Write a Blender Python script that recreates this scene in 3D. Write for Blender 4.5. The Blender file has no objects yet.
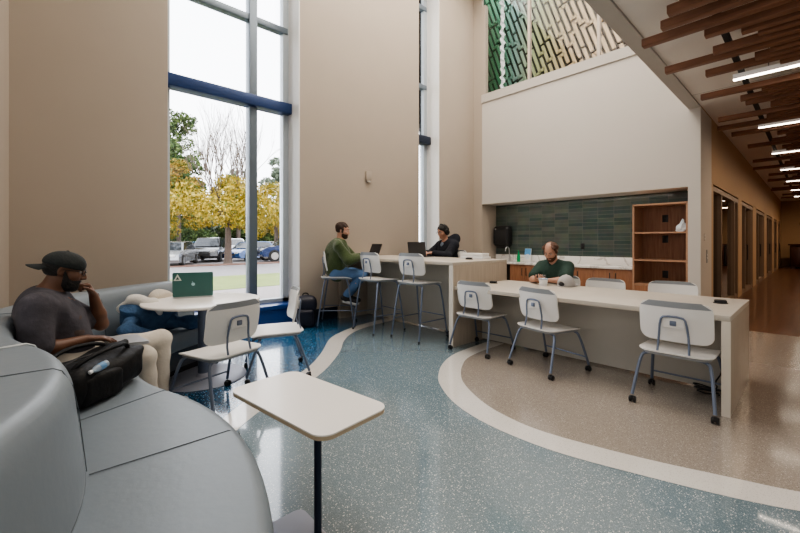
import bpy, bmesh, math, random
import numpy as np
from mathutils import Vector, Matrix
R = math.radians
PI = math.pi
rnd = random.Random(7)
scn = bpy.context.scene
COL = scn.collection

# ------------------------------------------------------------------ materials
def new_mat(name):
    m = bpy.data.materials.new(name); m.use_nodes = True
    nt = m.node_tree
    return m, nt, nt.nodes['Principled BSDF'], nt.nodes, nt.links

def mat(name, col, rough=.5, metal=0, var=.06, scale=8, bump=0, bscale=60, coat=0, sheen=0, spec=None, emis=0, emcol=None, trans=0):
    m, nt, p, N, L = new_mat(name)
    tc = N.new('ShaderNodeTexCoord')
    no = N.new('ShaderNodeTexNoise'); no.inputs['Scale'].default_value = scale; no.inputs['Detail'].default_value = 4
    L.new(tc.outputs['Object'], no.inputs['Vector'])
    mr = N.new('ShaderNodeMapRange'); mr.inputs[3].default_value = 1 - var; mr.inputs[4].default_value = 1 + var
    L.new(no.outputs['Fac'], mr.inputs[0])
    mx = N.new('ShaderNodeMix'); mx.data_type = 'RGBA'; mx.blend_type = 'MULTIPLY'; mx.inputs[0].default_value = 1
    mx.inputs[6].default_value = (*col, 1); L.new(mr.outputs[0], mx.inputs[7])
    L.new(mx.outputs[2], p.inputs['Base Color'])
    p.inputs['Roughness'].default_value = rough; p.inputs['Metallic'].default_value = metal
    p.inputs['Coat Weight'].default_value = coat
    if sheen: p.inputs['Sheen Weight'].default_value = sheen
    if spec is not None: p.inputs['Specular IOR Level'].default_value = spec
    if trans: p.inputs['Transmission Weight'].default_value = trans
    if emis:
        p.inputs['Emission Color'].default_value = (*(emcol or col), 1); p.inputs['Emission Strength'].default_value = emis
    if bump:
        n2 = N.new('ShaderNodeTexNoise'); n2.inputs['Scale'].default_value = bscale; n2.inputs['Detail'].default_value = 5
        L.new(tc.outputs['Object'], n2.inputs['Vector'])
        b = N.new('ShaderNodeBump'); b.inputs['Strength'].default_value = bump; b.inputs['Distance'].default_value = .02
        L.new(n2.outputs['Fac'], b.inputs['Height']); L.new(b.outputs[0], p.inputs['Normal'])
    return m

def terrazzo(name, base, chips, rough=.2, scale=190, crough=.05):
    m, nt, p, N, L = new_mat(name)
    tc = N.new('ShaderNodeTexCoord')
    last = None
    big = N.new('ShaderNodeTexNoise'); big.inputs['Scale'].default_value = 1.3; big.inputs['Detail'].default_value = 3
    L.new(tc.outputs['Object'], big.inputs['Vector'])
    mr = N.new('ShaderNodeMapRange'); mr.inputs[3].default_value = .9; mr.inputs[4].default_value = 1.08
    L.new(big.outputs['Fac'], mr.inputs[0])
    mx = N.new('ShaderNodeMix'); mx.data_type = 'RGBA'; mx.blend_type = 'MULTIPLY'; mx.inputs[0].default_value = 1
    mx.inputs[6].default_value = (*base, 1); L.new(mr.outputs[0], mx.inputs[7])
    last = mx.outputs[2]
    for k, (c, s, thr) in enumerate(chips):
        v = N.new('ShaderNodeTexVoronoi'); v.inputs['Scale'].default_value = scale * s
        L.new(tc.outputs['Object'], v.inputs['Vector'])
        sp = N.new('ShaderNodeSeparateColor'); L.new(v.outputs['Color'], sp.inputs[0])
        g = N.new('ShaderNodeMath'); g.operation = 'GREATER_THAN'; g.inputs[1].default_value = thr
        L.new(sp.outputs[k % 3], g.inputs[0])
        d = N.new('ShaderNodeMath'); d.operation = 'LESS_THAN'; d.inputs[1].default_value = .42
        L.new(v.outputs['Distance'], d.inputs[0])
        a = N.new('ShaderNodeMath'); a.operation = 'MULTIPLY'; L.new(g.outputs[0], a.inputs[0]); L.new(d.outputs[0], a.inputs[1])
        x = N.new('ShaderNodeMix'); x.data_type = 'RGBA'; L.new(a.outputs[0], x.inputs[0])
        L.new(last, x.inputs[6]); x.inputs[7].default_value = (*c, 1)
        last = x.outputs[2]
    L.new(last, p.inputs['Base Color'])
    p.inputs['Roughness'].default_value = rough
    p.inputs['Coat Weight'].default_value = .9; p.inputs['Coat Roughness'].default_value = crough; p.inputs['Coat IOR'].default_value = 1.6
    return m

def wood(name, c1, c2, axis='x', rough=.45, scale=1.0, coat=0.1):
    m, nt, p, N, L = new_mat(name)
    tc = N.new('ShaderNodeTexCoord'); mp = N.new('ShaderNodeMapping')
    s = [22 * scale] * 3; s['xyz'.index(axis)] = 1.4 * scale
    mp.inputs['Scale'].default_value = s
    L.new(tc.outputs['Object'], mp.inputs['Vector'])
    n = N.new('ShaderNodeTexNoise'); n.inputs['Scale'].default_value = 1.6; n.inputs['Detail'].default_value = 6; n.inputs['Distortion'].default_value = .6
    L.new(mp.outputs[0], n.inputs['Vector'])
    cr = N.new('ShaderNodeValToRGB')
    cr.color_ramp.elements[0].position = .3; cr.color_ramp.elements[0].color = (*c1, 1)
    cr.color_ramp.elements[1].position = .72; cr.color_ramp.elements[1].color = (*c2, 1)
    L.new(n.outputs['Fac'], cr.inputs[0]); L.new(cr.outputs[0], p.inputs['Base Color'])
    p.inputs['Roughness'].default_value = rough; p.inputs['Coat Weight'].default_value = coat
    return m

def tiles(name):
    m, nt, p, N, L = new_mat(name)
    tc = N.new('ShaderNodeTexCoord'); sp = N.new('ShaderNodeSeparateXYZ'); cb = N.new('ShaderNodeCombineXYZ')
    L.new(tc.outputs['Object'], sp.inputs[0]); L.new(sp.outputs[0], cb.inputs[0]); L.new(sp.outputs[2], cb.inputs[1])
    br = N.new('ShaderNodeTexBrick'); br.offset = 0; br.inputs['Scale'].default_value = 1
    br.inputs['Brick Width'].default_value = .30; br.inputs['Row Height'].default_value = .075
    br.inputs['Mortar Size'].default_value = .004; br.inputs['Mortar Smooth'].default_value = .2
    br.inputs['Color1'].default_value = (.045, .088, .08, 1); br.inputs['Color2'].default_value = (.115, .135, .108, 1)
    br.inputs['Mortar'].default_value = (.12, .145, .13, 1); br.inputs['Bias'].default_value = -.1
    L.new(cb.outputs[0], br.inputs['Vector'])
    no = N.new('ShaderNodeTexNoise'); no.inputs['Scale'].default_value = 5; no.inputs['Detail'].default_value = 3
    L.new(cb.outputs[0], no.inputs['Vector'])
    mx = N.new('ShaderNodeMix'); mx.data_type = 'RGBA'; mx.blend_type = 'OVERLAY'; mx.inputs[0].default_value = .3
    L.new(br.outputs['Color'], mx.inputs[6]); L.new(no.outputs['Color'], mx.inputs[7])
    hs = N.new('ShaderNodeHueSaturation'); hs.inputs['Saturation'].default_value = .7
    L.new(mx.outputs[2], hs.inputs['Color'])
    L.new(hs.outputs[0], p.inputs['Base Color'])
    p.inputs['Roughness'].default_value = .16
    b = N.new('ShaderNodeBump'); b.inputs['Strength'].default_value = .35; b.inputs['Distance'].default_value = .01
    ad = N.new('ShaderNodeMath'); ad.operation = 'SUBTRACT'; L.new(no.outputs['Fac'], ad.inputs[0]); L.new(br.outputs['Fac'], ad.inputs[1])
    L.new(ad.outputs[0], b.inputs['Height']); L.new(b.outputs[0], p.inputs['Normal'])
    return m

def marble(name):
    m, nt, p, N, L = new_mat(name)
    tc = N.new('ShaderNodeTexCoord'); mp = N.new('ShaderNodeMapping'); mp.inputs['Rotation'].default_value = (0, .5, .5)
    L.new(tc.outputs['Object'], mp.inputs[0])
    n = N.new('ShaderNodeTexNoise'); n.inputs['Scale'].default_value = 1.7; n.inputs['Detail'].default_value = 7; n.inputs['Distortion'].default_value = 1.2
    L.new(mp.outputs[0], n.inputs['Vector'])
    cr = N.new('ShaderNodeValToRGB')
    e = cr.color_ramp.elements
    e[0].position = .47; e[0].color = (.86, .85, .83, 1); e[1].position = .53; e[1].color = (.86, .85, .83, 1)
    v = e.new(.5); v.color = (.55, .52, .5, 1)
    L.new(n.outputs['Fac'], cr.inputs[0]); L.new(cr.outputs[0], p.inputs['Base Color'])
    p.inputs['Roughness'].default_value = .2
    return m

def glass(name, tint=(1, 1, 1), refl=.06):
    m = bpy.data.materials.new(name); m.use_nodes = True
    N, L = m.node_tree.nodes, m.node_tree.links
    N.clear()
    o = N.new('ShaderNodeOutputMaterial'); t = N.new('ShaderNodeBsdfTransparent'); g = N.new('ShaderNodeBsdfGlossy')
    t.inputs[0].default_value = (*tint, 1); g.inputs['Roughness'].default_value = .02
    f = N.new('ShaderNodeFresnel'); f.inputs[0].default_value = 1.35
    mu = N.new('ShaderNodeMath'); mu.operation = 'MULTIPLY'; mu.inputs[1].default_value = refl / .06
    L.new(f.outputs[0], mu.inputs[0])
    x = N.new('ShaderNodeMixShader'); L.new(mu.outputs[0], x.inputs[0]); L.new(t.outputs[0], x.inputs[1]); L.new(g.outputs[0], x.inputs[2])
    L.new(x.outputs[0], o.inputs[0])
    return m

def leafy(name, cols, scale=.8):
    m, nt, p, N, L = new_mat(name)
    g = N.new('ShaderNodeNewGeometry'); tc = N.new('ShaderNodeTexCoord')
    no = N.new('ShaderNodeTexNoise'); no.inputs['Scale'].default_value = scale; no.inputs['Detail'].default_value = 3
    L.new(tc.outputs['Object'], no.inputs['Vector'])
    ad = N.new('ShaderNodeMath'); ad.operation = 'ADD'; L.new(no.outputs['Fac'], ad.inputs[0])
    m2 = N.new('ShaderNodeMath'); m2.operation = 'MULTIPLY_ADD'; m2.inputs[1].default_value = .5; m2.inputs[2].default_value = -.25
    L.new(g.outputs['Random Per Island'], m2.inputs[0]); L.new(m2.outputs[0], ad.inputs[1])
    cr = N.new('ShaderNodeValToRGB'); e = cr.color_ramp.elements
    e[0].position = .25; e[0].color = (*cols[0], 1); e[1].position = .75; e[1].color = (*cols[-1], 1)
    for k, c in enumerate(cols[1:-1]):
        q = e.new(.25 + .5 * (k + 1) / (len(cols) - 1)); q.color = (*c, 1)
    L.new(ad.outputs[0], cr.inputs[0]); L.new(cr.outputs[0], p.inputs['Base Color'])
    p.inputs['Roughness'].default_value = .7; p.inputs['Specular IOR Level'].default_value = .2
    return m

def gradient_x(name, stops, x0, x1, rough=.4, emis=0):
    m, nt, p, N, L = new_mat(name)
    tc = N.new('ShaderNodeTexCoord'); sp = N.new('ShaderNodeSeparateXYZ'); L.new(tc.outputs['Object'], sp.inputs[0])
    mr = N.new('ShaderNodeMapRange'); mr.inputs[1].default_value = x0; mr.inputs[2].default_value = x1
    L.new(sp.outputs[0], mr.inputs[0])
    cr = N.new('ShaderNodeValToRGB'); e = cr.color_ramp.elements
    e[0].position = stops[0][0]; e[0].color = (*stops[0][1], 1); e[1].position = stops[-1][0]; e[1].color = (*stops[-1][1], 1)
    for t, c in stops[1:-1]:
        q = e.new(t); q.color = (*c, 1)
    L.new(mr.outputs[0], cr.inputs[0]); L.new(cr.outputs[0], p.inputs['Base Color'])
    p.inputs['Roughness'].default_value = rough
    if emis:
        L.new(cr.outputs[0], p.inputs['Emission Color']); p.inputs['Emission Strength'].default_value = emis
    return m

M = {}
M['wall'] = mat('tan_paint', (.425, .368, .308), .75, var=.03, scale=2, bump=.03, bscale=200)
M['white_wall'] = mat('white_paint', (.585, .555, .52), .75, var=.02, scale=2, bump=.02, bscale=200)
M['reveal'] = mat('reveal_paint', (.80, .79, .77), .6, var=.02)
M['corridor'] = mat('corridor_paint', (.46, .32, .20), .7, var=.05, scale=2)
M['ceiling'] = mat('ceiling_paint', (.82, .79, .75), .85, var=.02, scale=3)
M['beam'] = mat('beam_paint', (.50, .475, .44), .7, var=.03)
M['base_dark'] = mat('navy_base', (.012, .018, .035), .35, var=.1)
M['frame'] = mat('window_frame_grey', (.17, .21, .25), .4, .3, var=.05)
M['frame_pale'] = mat('window_frame_pale', (.46, .51, .55), .4, .2, var=.05)
M['frame_blue'] = mat('window_blue_bar', (.025, .055, .16), .35, .2, var=.08)
M['sill_blue'] = mat('blue_sill', (.02, .07, .26), .3, var=.08)
M['glass'] = glass('window_glass')
M['glass_upper'] = glass('upper_glass', refl=.025)
M['glass_dark'] = glass('office_glass', (.75, .68, .6), .09)
M['floor_light'] = terrazzo('terrazzo_pale_blue', (.165, .235, .275), [((.46, .56, .59), 1.1, .82), ((.11, .165, .20), 1.3, .76), ((.72, .77, .78), .75, .935), ((.27, .345, .385), 1.2, .6)])
M['floor_dark'] = terrazzo('terrazzo_deep_blue', (.012, .095, .22), [((.09, .36, .56), .36, .66), ((.003, .014, .045), .4, .68), ((.55, .72, .80), .42, .90)])
M['floor_white'] = terrazzo('terrazzo_white', (.80, .77, .725), [((.76, .74, .7), 1, .7), ((.45, .42, .38), 1.3, .88)])
M['floor_beige'] = terrazzo('terrazzo_beige', (.36, .312, .268), [((.50, .45, .39), .9, .72), ((.21, .17, .14), 1.0, .82), ((.60, .56, .50), .7, .93)], crough=.10)
M['floor_wood'] = wood('wood_plank_floor', (.085, .036, .02), (.15, .064, .034), 'y', .3, .5, .3)
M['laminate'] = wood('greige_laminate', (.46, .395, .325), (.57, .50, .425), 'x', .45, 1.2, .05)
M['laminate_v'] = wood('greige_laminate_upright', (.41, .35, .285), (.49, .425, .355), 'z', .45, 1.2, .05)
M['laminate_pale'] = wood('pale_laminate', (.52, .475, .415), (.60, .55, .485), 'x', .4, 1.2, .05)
M['knee'] = mat('knee_panel', (.52, .50, .455), .6, var=.03)
M['edge'] = mat('cream_edge', (.70, .65, .57), .5, var=.02)
M['table_white'] = mat('white_table_top', (.88, .85, .81), .35, var=.015, coat=.1)
M['ply_edge'] = mat('tan_table_edge', (.50, .40, .28), .5, var=.08)
M['chair_white'] = mat('white_plastic', (.83, .82, .80), .38, var=.02)
M['chair_grey'] = mat('grey_plastic', (.30, .32, .34), .45, var=.04)
M['blue_metal'] = mat('slate_blue_metal', (.17, .205, .28), .38, .35, var=.06)
M['black'] = mat('black_plastic', (.012, .012, .014), .4, var=.1)
M['black_matte'] = mat('black_matte', (.02, .02, .022), .7, var=.1)
M['post'] = mat('navy_post', (.015, .025, .05), .4, .2, var=.08)
M['base_plate'] = mat('pale_grey_plate', (.42, .44, .52), .4, .2, var=.03)
M['vinyl'] = mat('grey_vinyl', (.195, .23, .262), .42, var=.05, scale=3, bump=.06, bscale=25)
M['vinyl_seam'] = mat('grey_vinyl_seam', (.10, .118, .135), .5, var=.05)
M['vinyl_pipe'] = mat('pale_piping', (.45, .48, .49), .45, var=.05)
M['vinyl_dark'] = mat('dark_vinyl', (.055, .065, .08), .35, var=.06)
M['walnut'] = wood('walnut', (.24, .105, .055), (.38, .19, .105), 'z', .4, 1)
M['walnut_pale'] = wood('walnut_edge', (.38, .22, .14), (.48, .29, .19), 'x', .4, 1)
M['baffle'] = wood('baffle_wood', (.15, .06, .03), (.26, .115, .06), 'x', .5, .8)
M['tile'] = tiles('green_glazed_tile')
M['marble'] = marble('white_marble')
M['steel'] = mat('brushed_steel', (.55, .56, .57), .28, .9, var=.05)
M['lum_body'] = mat('luminaire_body', (.62, .58, .54), .5, var=.02, emis=.22)  # weak emission imitates light falling on the housing sides
M['lum'] = mat('luminaire_lens', (1, .86, .72), .5, emis=9, emcol=(1, .86, .70))
M['white'] = mat('white_paper', (.82, .82, .82), .6, var=.02)
M['white_gloss'] = mat('white_gloss', (.85, .86, .88), .3, var=.02)
M['screen'] = mat('dark_screen', (.01, .012, .02), .15, var=.1)
M['alu'] = mat('aluminium', (.52, .53, .55), .35, .7, var=.03)
M['keys'] = mat('keyboard_black', (.02, .02, .022), .5, var=.2, scale=60)
M['lap_green'] = mat('green_laptop_shell', (.04, .13, .12), .35, .1, var=.05)
M['lap_black'] = mat('black_laptop_shell', (.05, .05, .055), .35, .2, var=.1)
M['logo'] = mat('pale_emblem', (.38, .62, .66), .4, var=.02)
M['sticker'] = mat('cream_sticker', (.62, .66, .60), .5, var=.05)
M['sticker_dark'] = mat('sticker_dark', (.05, .09, .08), .5)
M['denim'] = mat('denim', (.055, .12, .235), .9, var=.55, scale=16, bump=.5, bscale=60)
M['cream'] = mat('cream_fleece', (.62, .56, .47), .95, var=.08, bump=.5, bscale=90, sheen=.3)
M['cream_white'] = mat('offwhite_cloth', (.68, .66, .62), .9, var=.05, bump=.3, bscale=60)
M['brown'] = mat('brown_knit', (.20, .11, .07), .9, var=.2, bump=.5, bscale=110)
M['bag'] = mat('black_nylon', (.0045, .005, .0065), .6, var=.3, scale=10, bump=.35, bscale=18, spec=.3)
M['bag_navy'] = mat('navy_nylon', (.014, .016, .032), .5, var=.25, scale=10, bump=.25, bscale=20)
M['bottle'] = mat('clear_blue_bottle', (.62, .74, .86), .12, var=.1, trans=.5)
M['bottle_label'] = mat('blue_label', (.14, .30, .52), .4, var=.2, scale=40)
M['green_bottle'] = mat('green_bottle', (.02, .32, .12), .25, var=.1)
M['skin_dark'] = mat('brown_skin', (.135, .062, .036), .5, var=.1, scale=12)
M['skin_light'] = mat('fair_skin', (.50, .28, .20), .5, var=.08, scale=12)
M['skin_mid'] = mat('light_skin', (.50, .27, .19), .5, var=.08, scale=12)
M['lips_dark'] = mat('dark_lips', (.16, .065, .05), .45)
M['lips'] = mat('lips', (.40, .16, .13), .45)
M['eye'] = mat('eye_white', (.42, .39, .37), .25)
M['iris'] = mat('dark_iris', (.02, .012, .008), .2)
M['hair_black'] = mat('black_hair', (.008, .007, .007), .5, var=.4, scale=60, bump=.6, bscale=130)
M['hair_brown'] = mat('brown_hair', (.045, .022, .013), .6, var=.4, scale=60, bump=.6, bscale=130)
M['hair_chestnut'] = mat('chestnut_hair', (.10, .042, .022), .6, var=.4, scale=60, bump=.6, bscale=130)
M['tee'] = mat('charcoal_tee', (.068, .064, .078), .9, var=.5, scale=9, bump=.8, bscale=11)
M['tee_print'] = mat('rust_tee_print', (.085, .062, .058), .9, var=.7, scale=30, bump=.5, bscale=16)
M['trousers'] = mat('offwhite_trousers', (.60, .55, .48), .9, var=.08, bump=.35, bscale=22)
M['cap'] = mat('charcoal_cap', (.022, .027, .028), .85, var=.25, bump=.3, bscale=90)
M['cap_grey'] = mat('light_grey_cap', (.42, .41, .41), .9, var=.15, bump=.35, bscale=120)
M['fleece'] = mat('olive_green_fleece', (.060, .090, .032), .95, var=.35, scale=14, bump=.6, bscale=50, sheen=.3)
M['fleece_dark'] = mat('charcoal_cuff', (.03, .034, .04), .9, var=.2)
M['jeans'] = mat('blue_jeans', (.10, .19, .36), .9, var=.25, scale=12, bump=.3, bscale=70)
M['hoodie'] = mat('black_hoodie', (.008, .010, .018), .9, var=.3, bump=.35, bscale=25)
M['grey_shirt'] = mat('grey_blue_shirt', (.20, .25, .32), .9, var=.1)
M['polo'] = mat('forest_green_polo', (.018, .048, .036), .85, var=.25, bump=.35, bscale=25)
M['shoe'] = mat('black_shoe', (.012, .012, .014), .5, var=.2)
M['shoe_sole'] = mat('white_sole', (.65, .63, .6), .6)
M['grass'] = mat('lawn_grass', (.16, .20, .05), .9, var=.35, scale=1.2, bump=.4, bscale=40)
M['asphalt'] = mat('pale_asphalt', (.19, .175, .17), .85, var=.08, scale=1.5)
M['concrete'] = mat('pale_concrete', (.25, .22, .205), .85, var=.07, scale=2)
M['mulch'] = mat('red_mulch', (.16, .085, .06), .95, var=.3, scale=8)
M['bark'] = mat('grey_brown_bark', (.10, .075, .06), .9, var=.35, scale=9, bump=.6, bscale=20)
M['leaf_gold'] = leafy('golden_leaves', [(.09, .11, .02), (.27, .20, .022), (.40, .28, .035), (.38, .31, .09)])
M['leaf_green'] = leafy('dark_green_leaves', [(.03, .055, .022), (.07, .11, .035), (.13, .17, .05)])
M['leaf_mix'] = leafy('turning_leaves', [(.06, .09, .02), (.19, .16, .03), (.32, .18, .035)])
M['leaf_pine'] = leafy('grey_green_needles', [(.08, .11, .08), (.13, .16, .11), (.19, .21, .15)])
for nm, c in (('silver', (.26, .27, .28)), ('black', (.012, .013, .016)), ('blue', (.02, .075, .22)), ('white', (.50, .51, .52)), ('navy', (.010, .032, .11)), ('teal', (.04, .14, .24))):
    M['car_' + nm] = mat('car_paint_' + nm, c, .22, .3, var=.03, coat=.6)
M['car_glass'] = mat('car_glass', (.02, .025, .03), .08, var=.05)
M['tyre'] = mat('tyre_rubber', (.012, .012, .012), .8)
M['headlight'] = mat('headlight_lens', (.6, .6, .58), .15)
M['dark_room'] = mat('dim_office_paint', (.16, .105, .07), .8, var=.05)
M['door_wood'] = mat('taupe_door_frame', (.21, .145, .10), .5, var=.05)
M['mahog'] = wood('dark_cherry', (.035, .010, .006), (.07, .02, .012), 'z', .35, 1)
M['screen_dark'] = mat('upper_recess', (.03, .028, .022), .8)
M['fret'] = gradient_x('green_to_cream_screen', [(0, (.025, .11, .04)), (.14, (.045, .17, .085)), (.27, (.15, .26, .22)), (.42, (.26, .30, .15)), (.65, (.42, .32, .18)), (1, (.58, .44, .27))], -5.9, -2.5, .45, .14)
M['fret_bg'] = gradient_x('screen_ground', [(0, (.005, .04, .012)), (.3, (.02, .03, .02)), (1, (.05, .03, .015))], -5.7, -2.6, .7)
M['plastic_wrap'] = mat('crinkled_clear_film', (.72, .78, .80), .12, var=.15, scale=30, bump=.8, bscale=25, emis=.12)  # weak glow put in; serves the bag and the reflection strip
M['amber'] = mat('amber_glow_panel', (.8, .42, .25), .6, emis=1.0, emcol=(.85, .5, .36))  # glow put into the colour to imitate a bright office window

# ------------------------------------------------------------------ mesh helpers
class MB:
    def __init__(s): s.bm = bmesh.new()
    def box(s, lo, hi, bev=0, seg=2, mtx=None):
        lo = Vector(lo); hi = Vector(hi); c = (lo + hi) / 2; d = hi - lo
        r = bmesh.ops.create_cube(s.bm, size=1, matrix=Matrix.Translation(c) @ Matrix.Diagonal((*d, 1)))
        vs = r['verts']
        if bev:
            es = list({e for v in vs for e in v.link_edges})
            q = bmesh.ops.bevel(s.bm, geom=es, offset=bev, segments=seg, profile=.5, affect='EDGES')
            vs = list({v for v in q['verts']} | {v for v in vs if v.is_valid})
            vs = list({v for f in q['faces'] for v in f.verts} | set(vs))
        if mtx is not None:
            seen = set(); st = [v for v in vs if v.is_valid]
            while st:
                v = st.pop()
                if v in seen: continue
                seen.add(v); st += [e.other_vert(v) for e in v.link_edges]
            bmesh.ops.transform(s.bm, matrix=mtx, verts=list(seen))
        return s
    def tube(s, pts, r, seg=8, cap=True, smooth=0):
        P = [Vector(p) for p in pts]
        if smooth: P = chaikin(P, smooth)
        rr = r if isinstance(r, (list, tuple)) else [r] * len(P)
        if len(rr) != len(P): rr = [rr[0] + (rr[-1] - rr[0]) * i / (len(P) - 1) for i in range(len(P))]
        rings = []; up = None
        for i, p in enumerate(P):
            t = (P[min(i + 1, len(P) - 1)] - P[max(i - 1, 0)]).normalized()
            if up is None: up = t.orthogonal().normalized()
            up = (up - t * up.dot(t))
            if up.length < 1e-6: up = t.orthogonal()
            up.normalize(); b = t.cross(up)
            rings.append([s.bm.verts.new(p + (up * math.cos(a) + b * math.sin(a)) * rr[i]) for a in [2 * PI * k / seg for k in range(seg)]])
        for a, b in zip(rings, rings[1:]):
            for k in range(seg): s.bm.faces.new((a[k], a[(k + 1) % seg], b[(k + 1) % seg], b[k]))
        if cap: s.bm.faces.new(rings[0][::-1]); s.bm.faces.new(rings[-1])
        return s
    def lathe(s, prof, c=(0, 0, 0), seg=24, mtx=None):
        rings = []; nv = []
        for r, z in prof:
            if r < 1e-5: v = s.bm.verts.new((c[0], c[1], c[2] + z)); rings.append([v] * seg); nv.append(v)
            else:
                q = [s.bm.verts.new((c[0] + r * math.cos(2 * PI * k / seg), c[1] + r * math.sin(2 * PI * k / seg), c[2] + z)) for k in range(seg)]
                rings.append(q); nv += q
        for a, b in zip(rings, rings[1:]):
            for k in range(seg):
                f = []
                for v in (a[k], a[(k + 1) % seg], b[(k + 1) % seg], b[k]):
                    if v not in f: f.append(v)
                if len(f) > 2: s.bm.faces.new(f)
        if prof[0][0] > 1e-5: s.bm.faces.new(rings[0][::-1])
        if prof[-1][0] > 1e-5: s.bm.faces.new(rings[-1])
        if mtx is not None: bmesh.ops.transform(s.bm, matrix=mtx, verts=nv)
        return s
    def grid(s, rows, closed_v=False, cap=False, thick=None):
        V = [[s.bm.verts.new(p) for p in r] for r in rows]
        n = len(V[0])
        for a, b in zip(V, V[1:]):
            for k in range(n if closed_v else n - 1):
                s.bm.faces.new((a[k], a[(k + 1) % n], b[(k + 1) % n], b[k]))
        if cap: s.bm.faces.new(V[0][::-1]); s.bm.faces.new(V[-1])
        return s
    def prism(s, pts, z0, z1):
        a = [s.bm.verts.new((p[0], p[1], z0)) for p in pts]; b = [s.bm.verts.new((p[0], p[1], z1)) for p in pts]
        n = len(pts)
        s.bm.faces.new(a[::-1]); s.bm.faces.new(b)
        for k in range(n): s.bm.faces.new((a[k], a[(k + 1) % n], b[(k + 1) % n], b[k]))
        return s
    def poly(s, pts):
        s.bm.faces.new([s.bm.verts.new(p) for p in pts]); return s
    def ball(s, c, r, sub=2, scale=(1, 1, 1)):
        bmesh.ops.create_icosphere(s.bm, subdivisions=sub, radius=r, matrix=Matrix.Translation(c) @ Matrix.Diagonal((*scale, 1))); return s
    def xf(s, mtx): bmesh.ops.transform(s.bm, matrix=mtx, verts=s.bm.verts); return s
    def build(s, name, m, parent=None, smooth=True, ang=40):
        bmesh.ops.recalc_face_normals(s.bm, faces=s.bm.faces)
        me = bpy.data.meshes.new(name); s.bm.to_mesh(me); s.bm.free()
        if smooth:
            for p in me.polygons: p.use_smooth = True
            me.set_sharp_from_angle(angle=R(ang))
        for k in (m if isinstance(m, (list, tuple)) else [m]): me.materials.append(k)
        o = bpy.data.objects.new(name, me); COL.objects.link(o)
        if parent is not None: o.parent = parent
        return o

def chaikin(P, n):
    for _ in range(n):
        q = [P[0]]
        for a, b in zip(P, P[1:]): q += [a * .75 + b * .25, a * .25 + b * .75]
        q.append(P[-1]); P = q
    return P
def rrect(w, d, r, n=6, c=(0, 0)):
    out = []
    for sx, sy, a0 in ((1, 1, 0), (-1, 1, 90), (-1, -1, 180), (1, -1, 270)):
        for k in range(n + 1):
            a = R(a0 + 90 * k / n)
            out.append((c[0] + sx * (w / 2 - r) + r * math.cos(a), c[1] + sy * (d / 2 - r) + r * math.sin(a)))
    return out
def tag(o, label=None, cat=None, group=None, kind=None):
    if label: o['label'] = label
    if cat: o['category'] = cat
    if group: o['group'] = group
    if kind: o['kind'] = kind
    return o
def thing(name, label, cat, loc=(0, 0, 0), rz=0, group=None):
    o = bpy.data.objects.new(name, None); COL.objects.link(o)
    o.empty_display_size = .1
    o.location = loc; o.rotation_euler = (0, 0, rz)
    return tag(o, label, cat, group)
def struct(o): return tag(o, kind='structure')
def sthing(name, loc=(0, 0, 0)):
    o = bpy.data.objects.new(name, None); COL.objects.link(o); o.location = loc
    return struct(o)
def sbox(name, lo, hi, m, parent=None, bev=0):
    o = MB().box(lo, hi, bev).build(name, m, parent, smooth=bool(bev))
    if parent is None: struct(o)
    return o
def dup(root, loc, rz, label=None, group=None):
    r = root.copy(); COL.objects.link(r); r.location = loc; r.rotation_euler = (0, 0, rz)
    if label: r['label'] = label
    if group: r['group'] = group
    for ch in list(root.children):
        c = ch.copy(); COL.objects.link(c); c.parent = r
        for g in list(ch.children):
            d = g.copy(); COL.objects.link(d); d.parent = c
    return r

# ------------------------------------------------------------------ implicit surfaces (bodies, clothes, cloth heaps)
def rotm(rx=0, ry=0, rz=0):
    return np.array(Matrix.Rotation(rz, 3, 'Z') @ Matrix.Rotation(ry, 3, 'Y') @ Matrix.Rotation(rx, 3, 'X'))
def cap(a, b, ra, rb=None, k=.012): return ('c', np.array(a, float), np.array(b, float), ra, ra if rb is None else rb, k)
def ell(c, r, rot=None, k=.012): return ('e', np.array(c, float), np.array(r, float), rot, 0, k)
def rbx(c, h, rad, rot=None, k=.012): return ('b', np.array(c, float), np.array(h, float), rot, rad, k)
def cut(p): return ('-',) + p
def xprim(p, Rm, t):
    """rotate/translate a primitive"""
    if p[0] == '-': return ('-',) + xprim(p[1:], Rm, t)
    if p[0] == 'c': return ('c', Rm @ p[1] + t, Rm @ p[2] + t) + p[3:]
    r0 = p[3] if p[3] is not None else np.eye(3)
    return (p[0], Rm @ p[1] + t, p[2], Rm @ r0, p[4], p[5])
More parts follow.
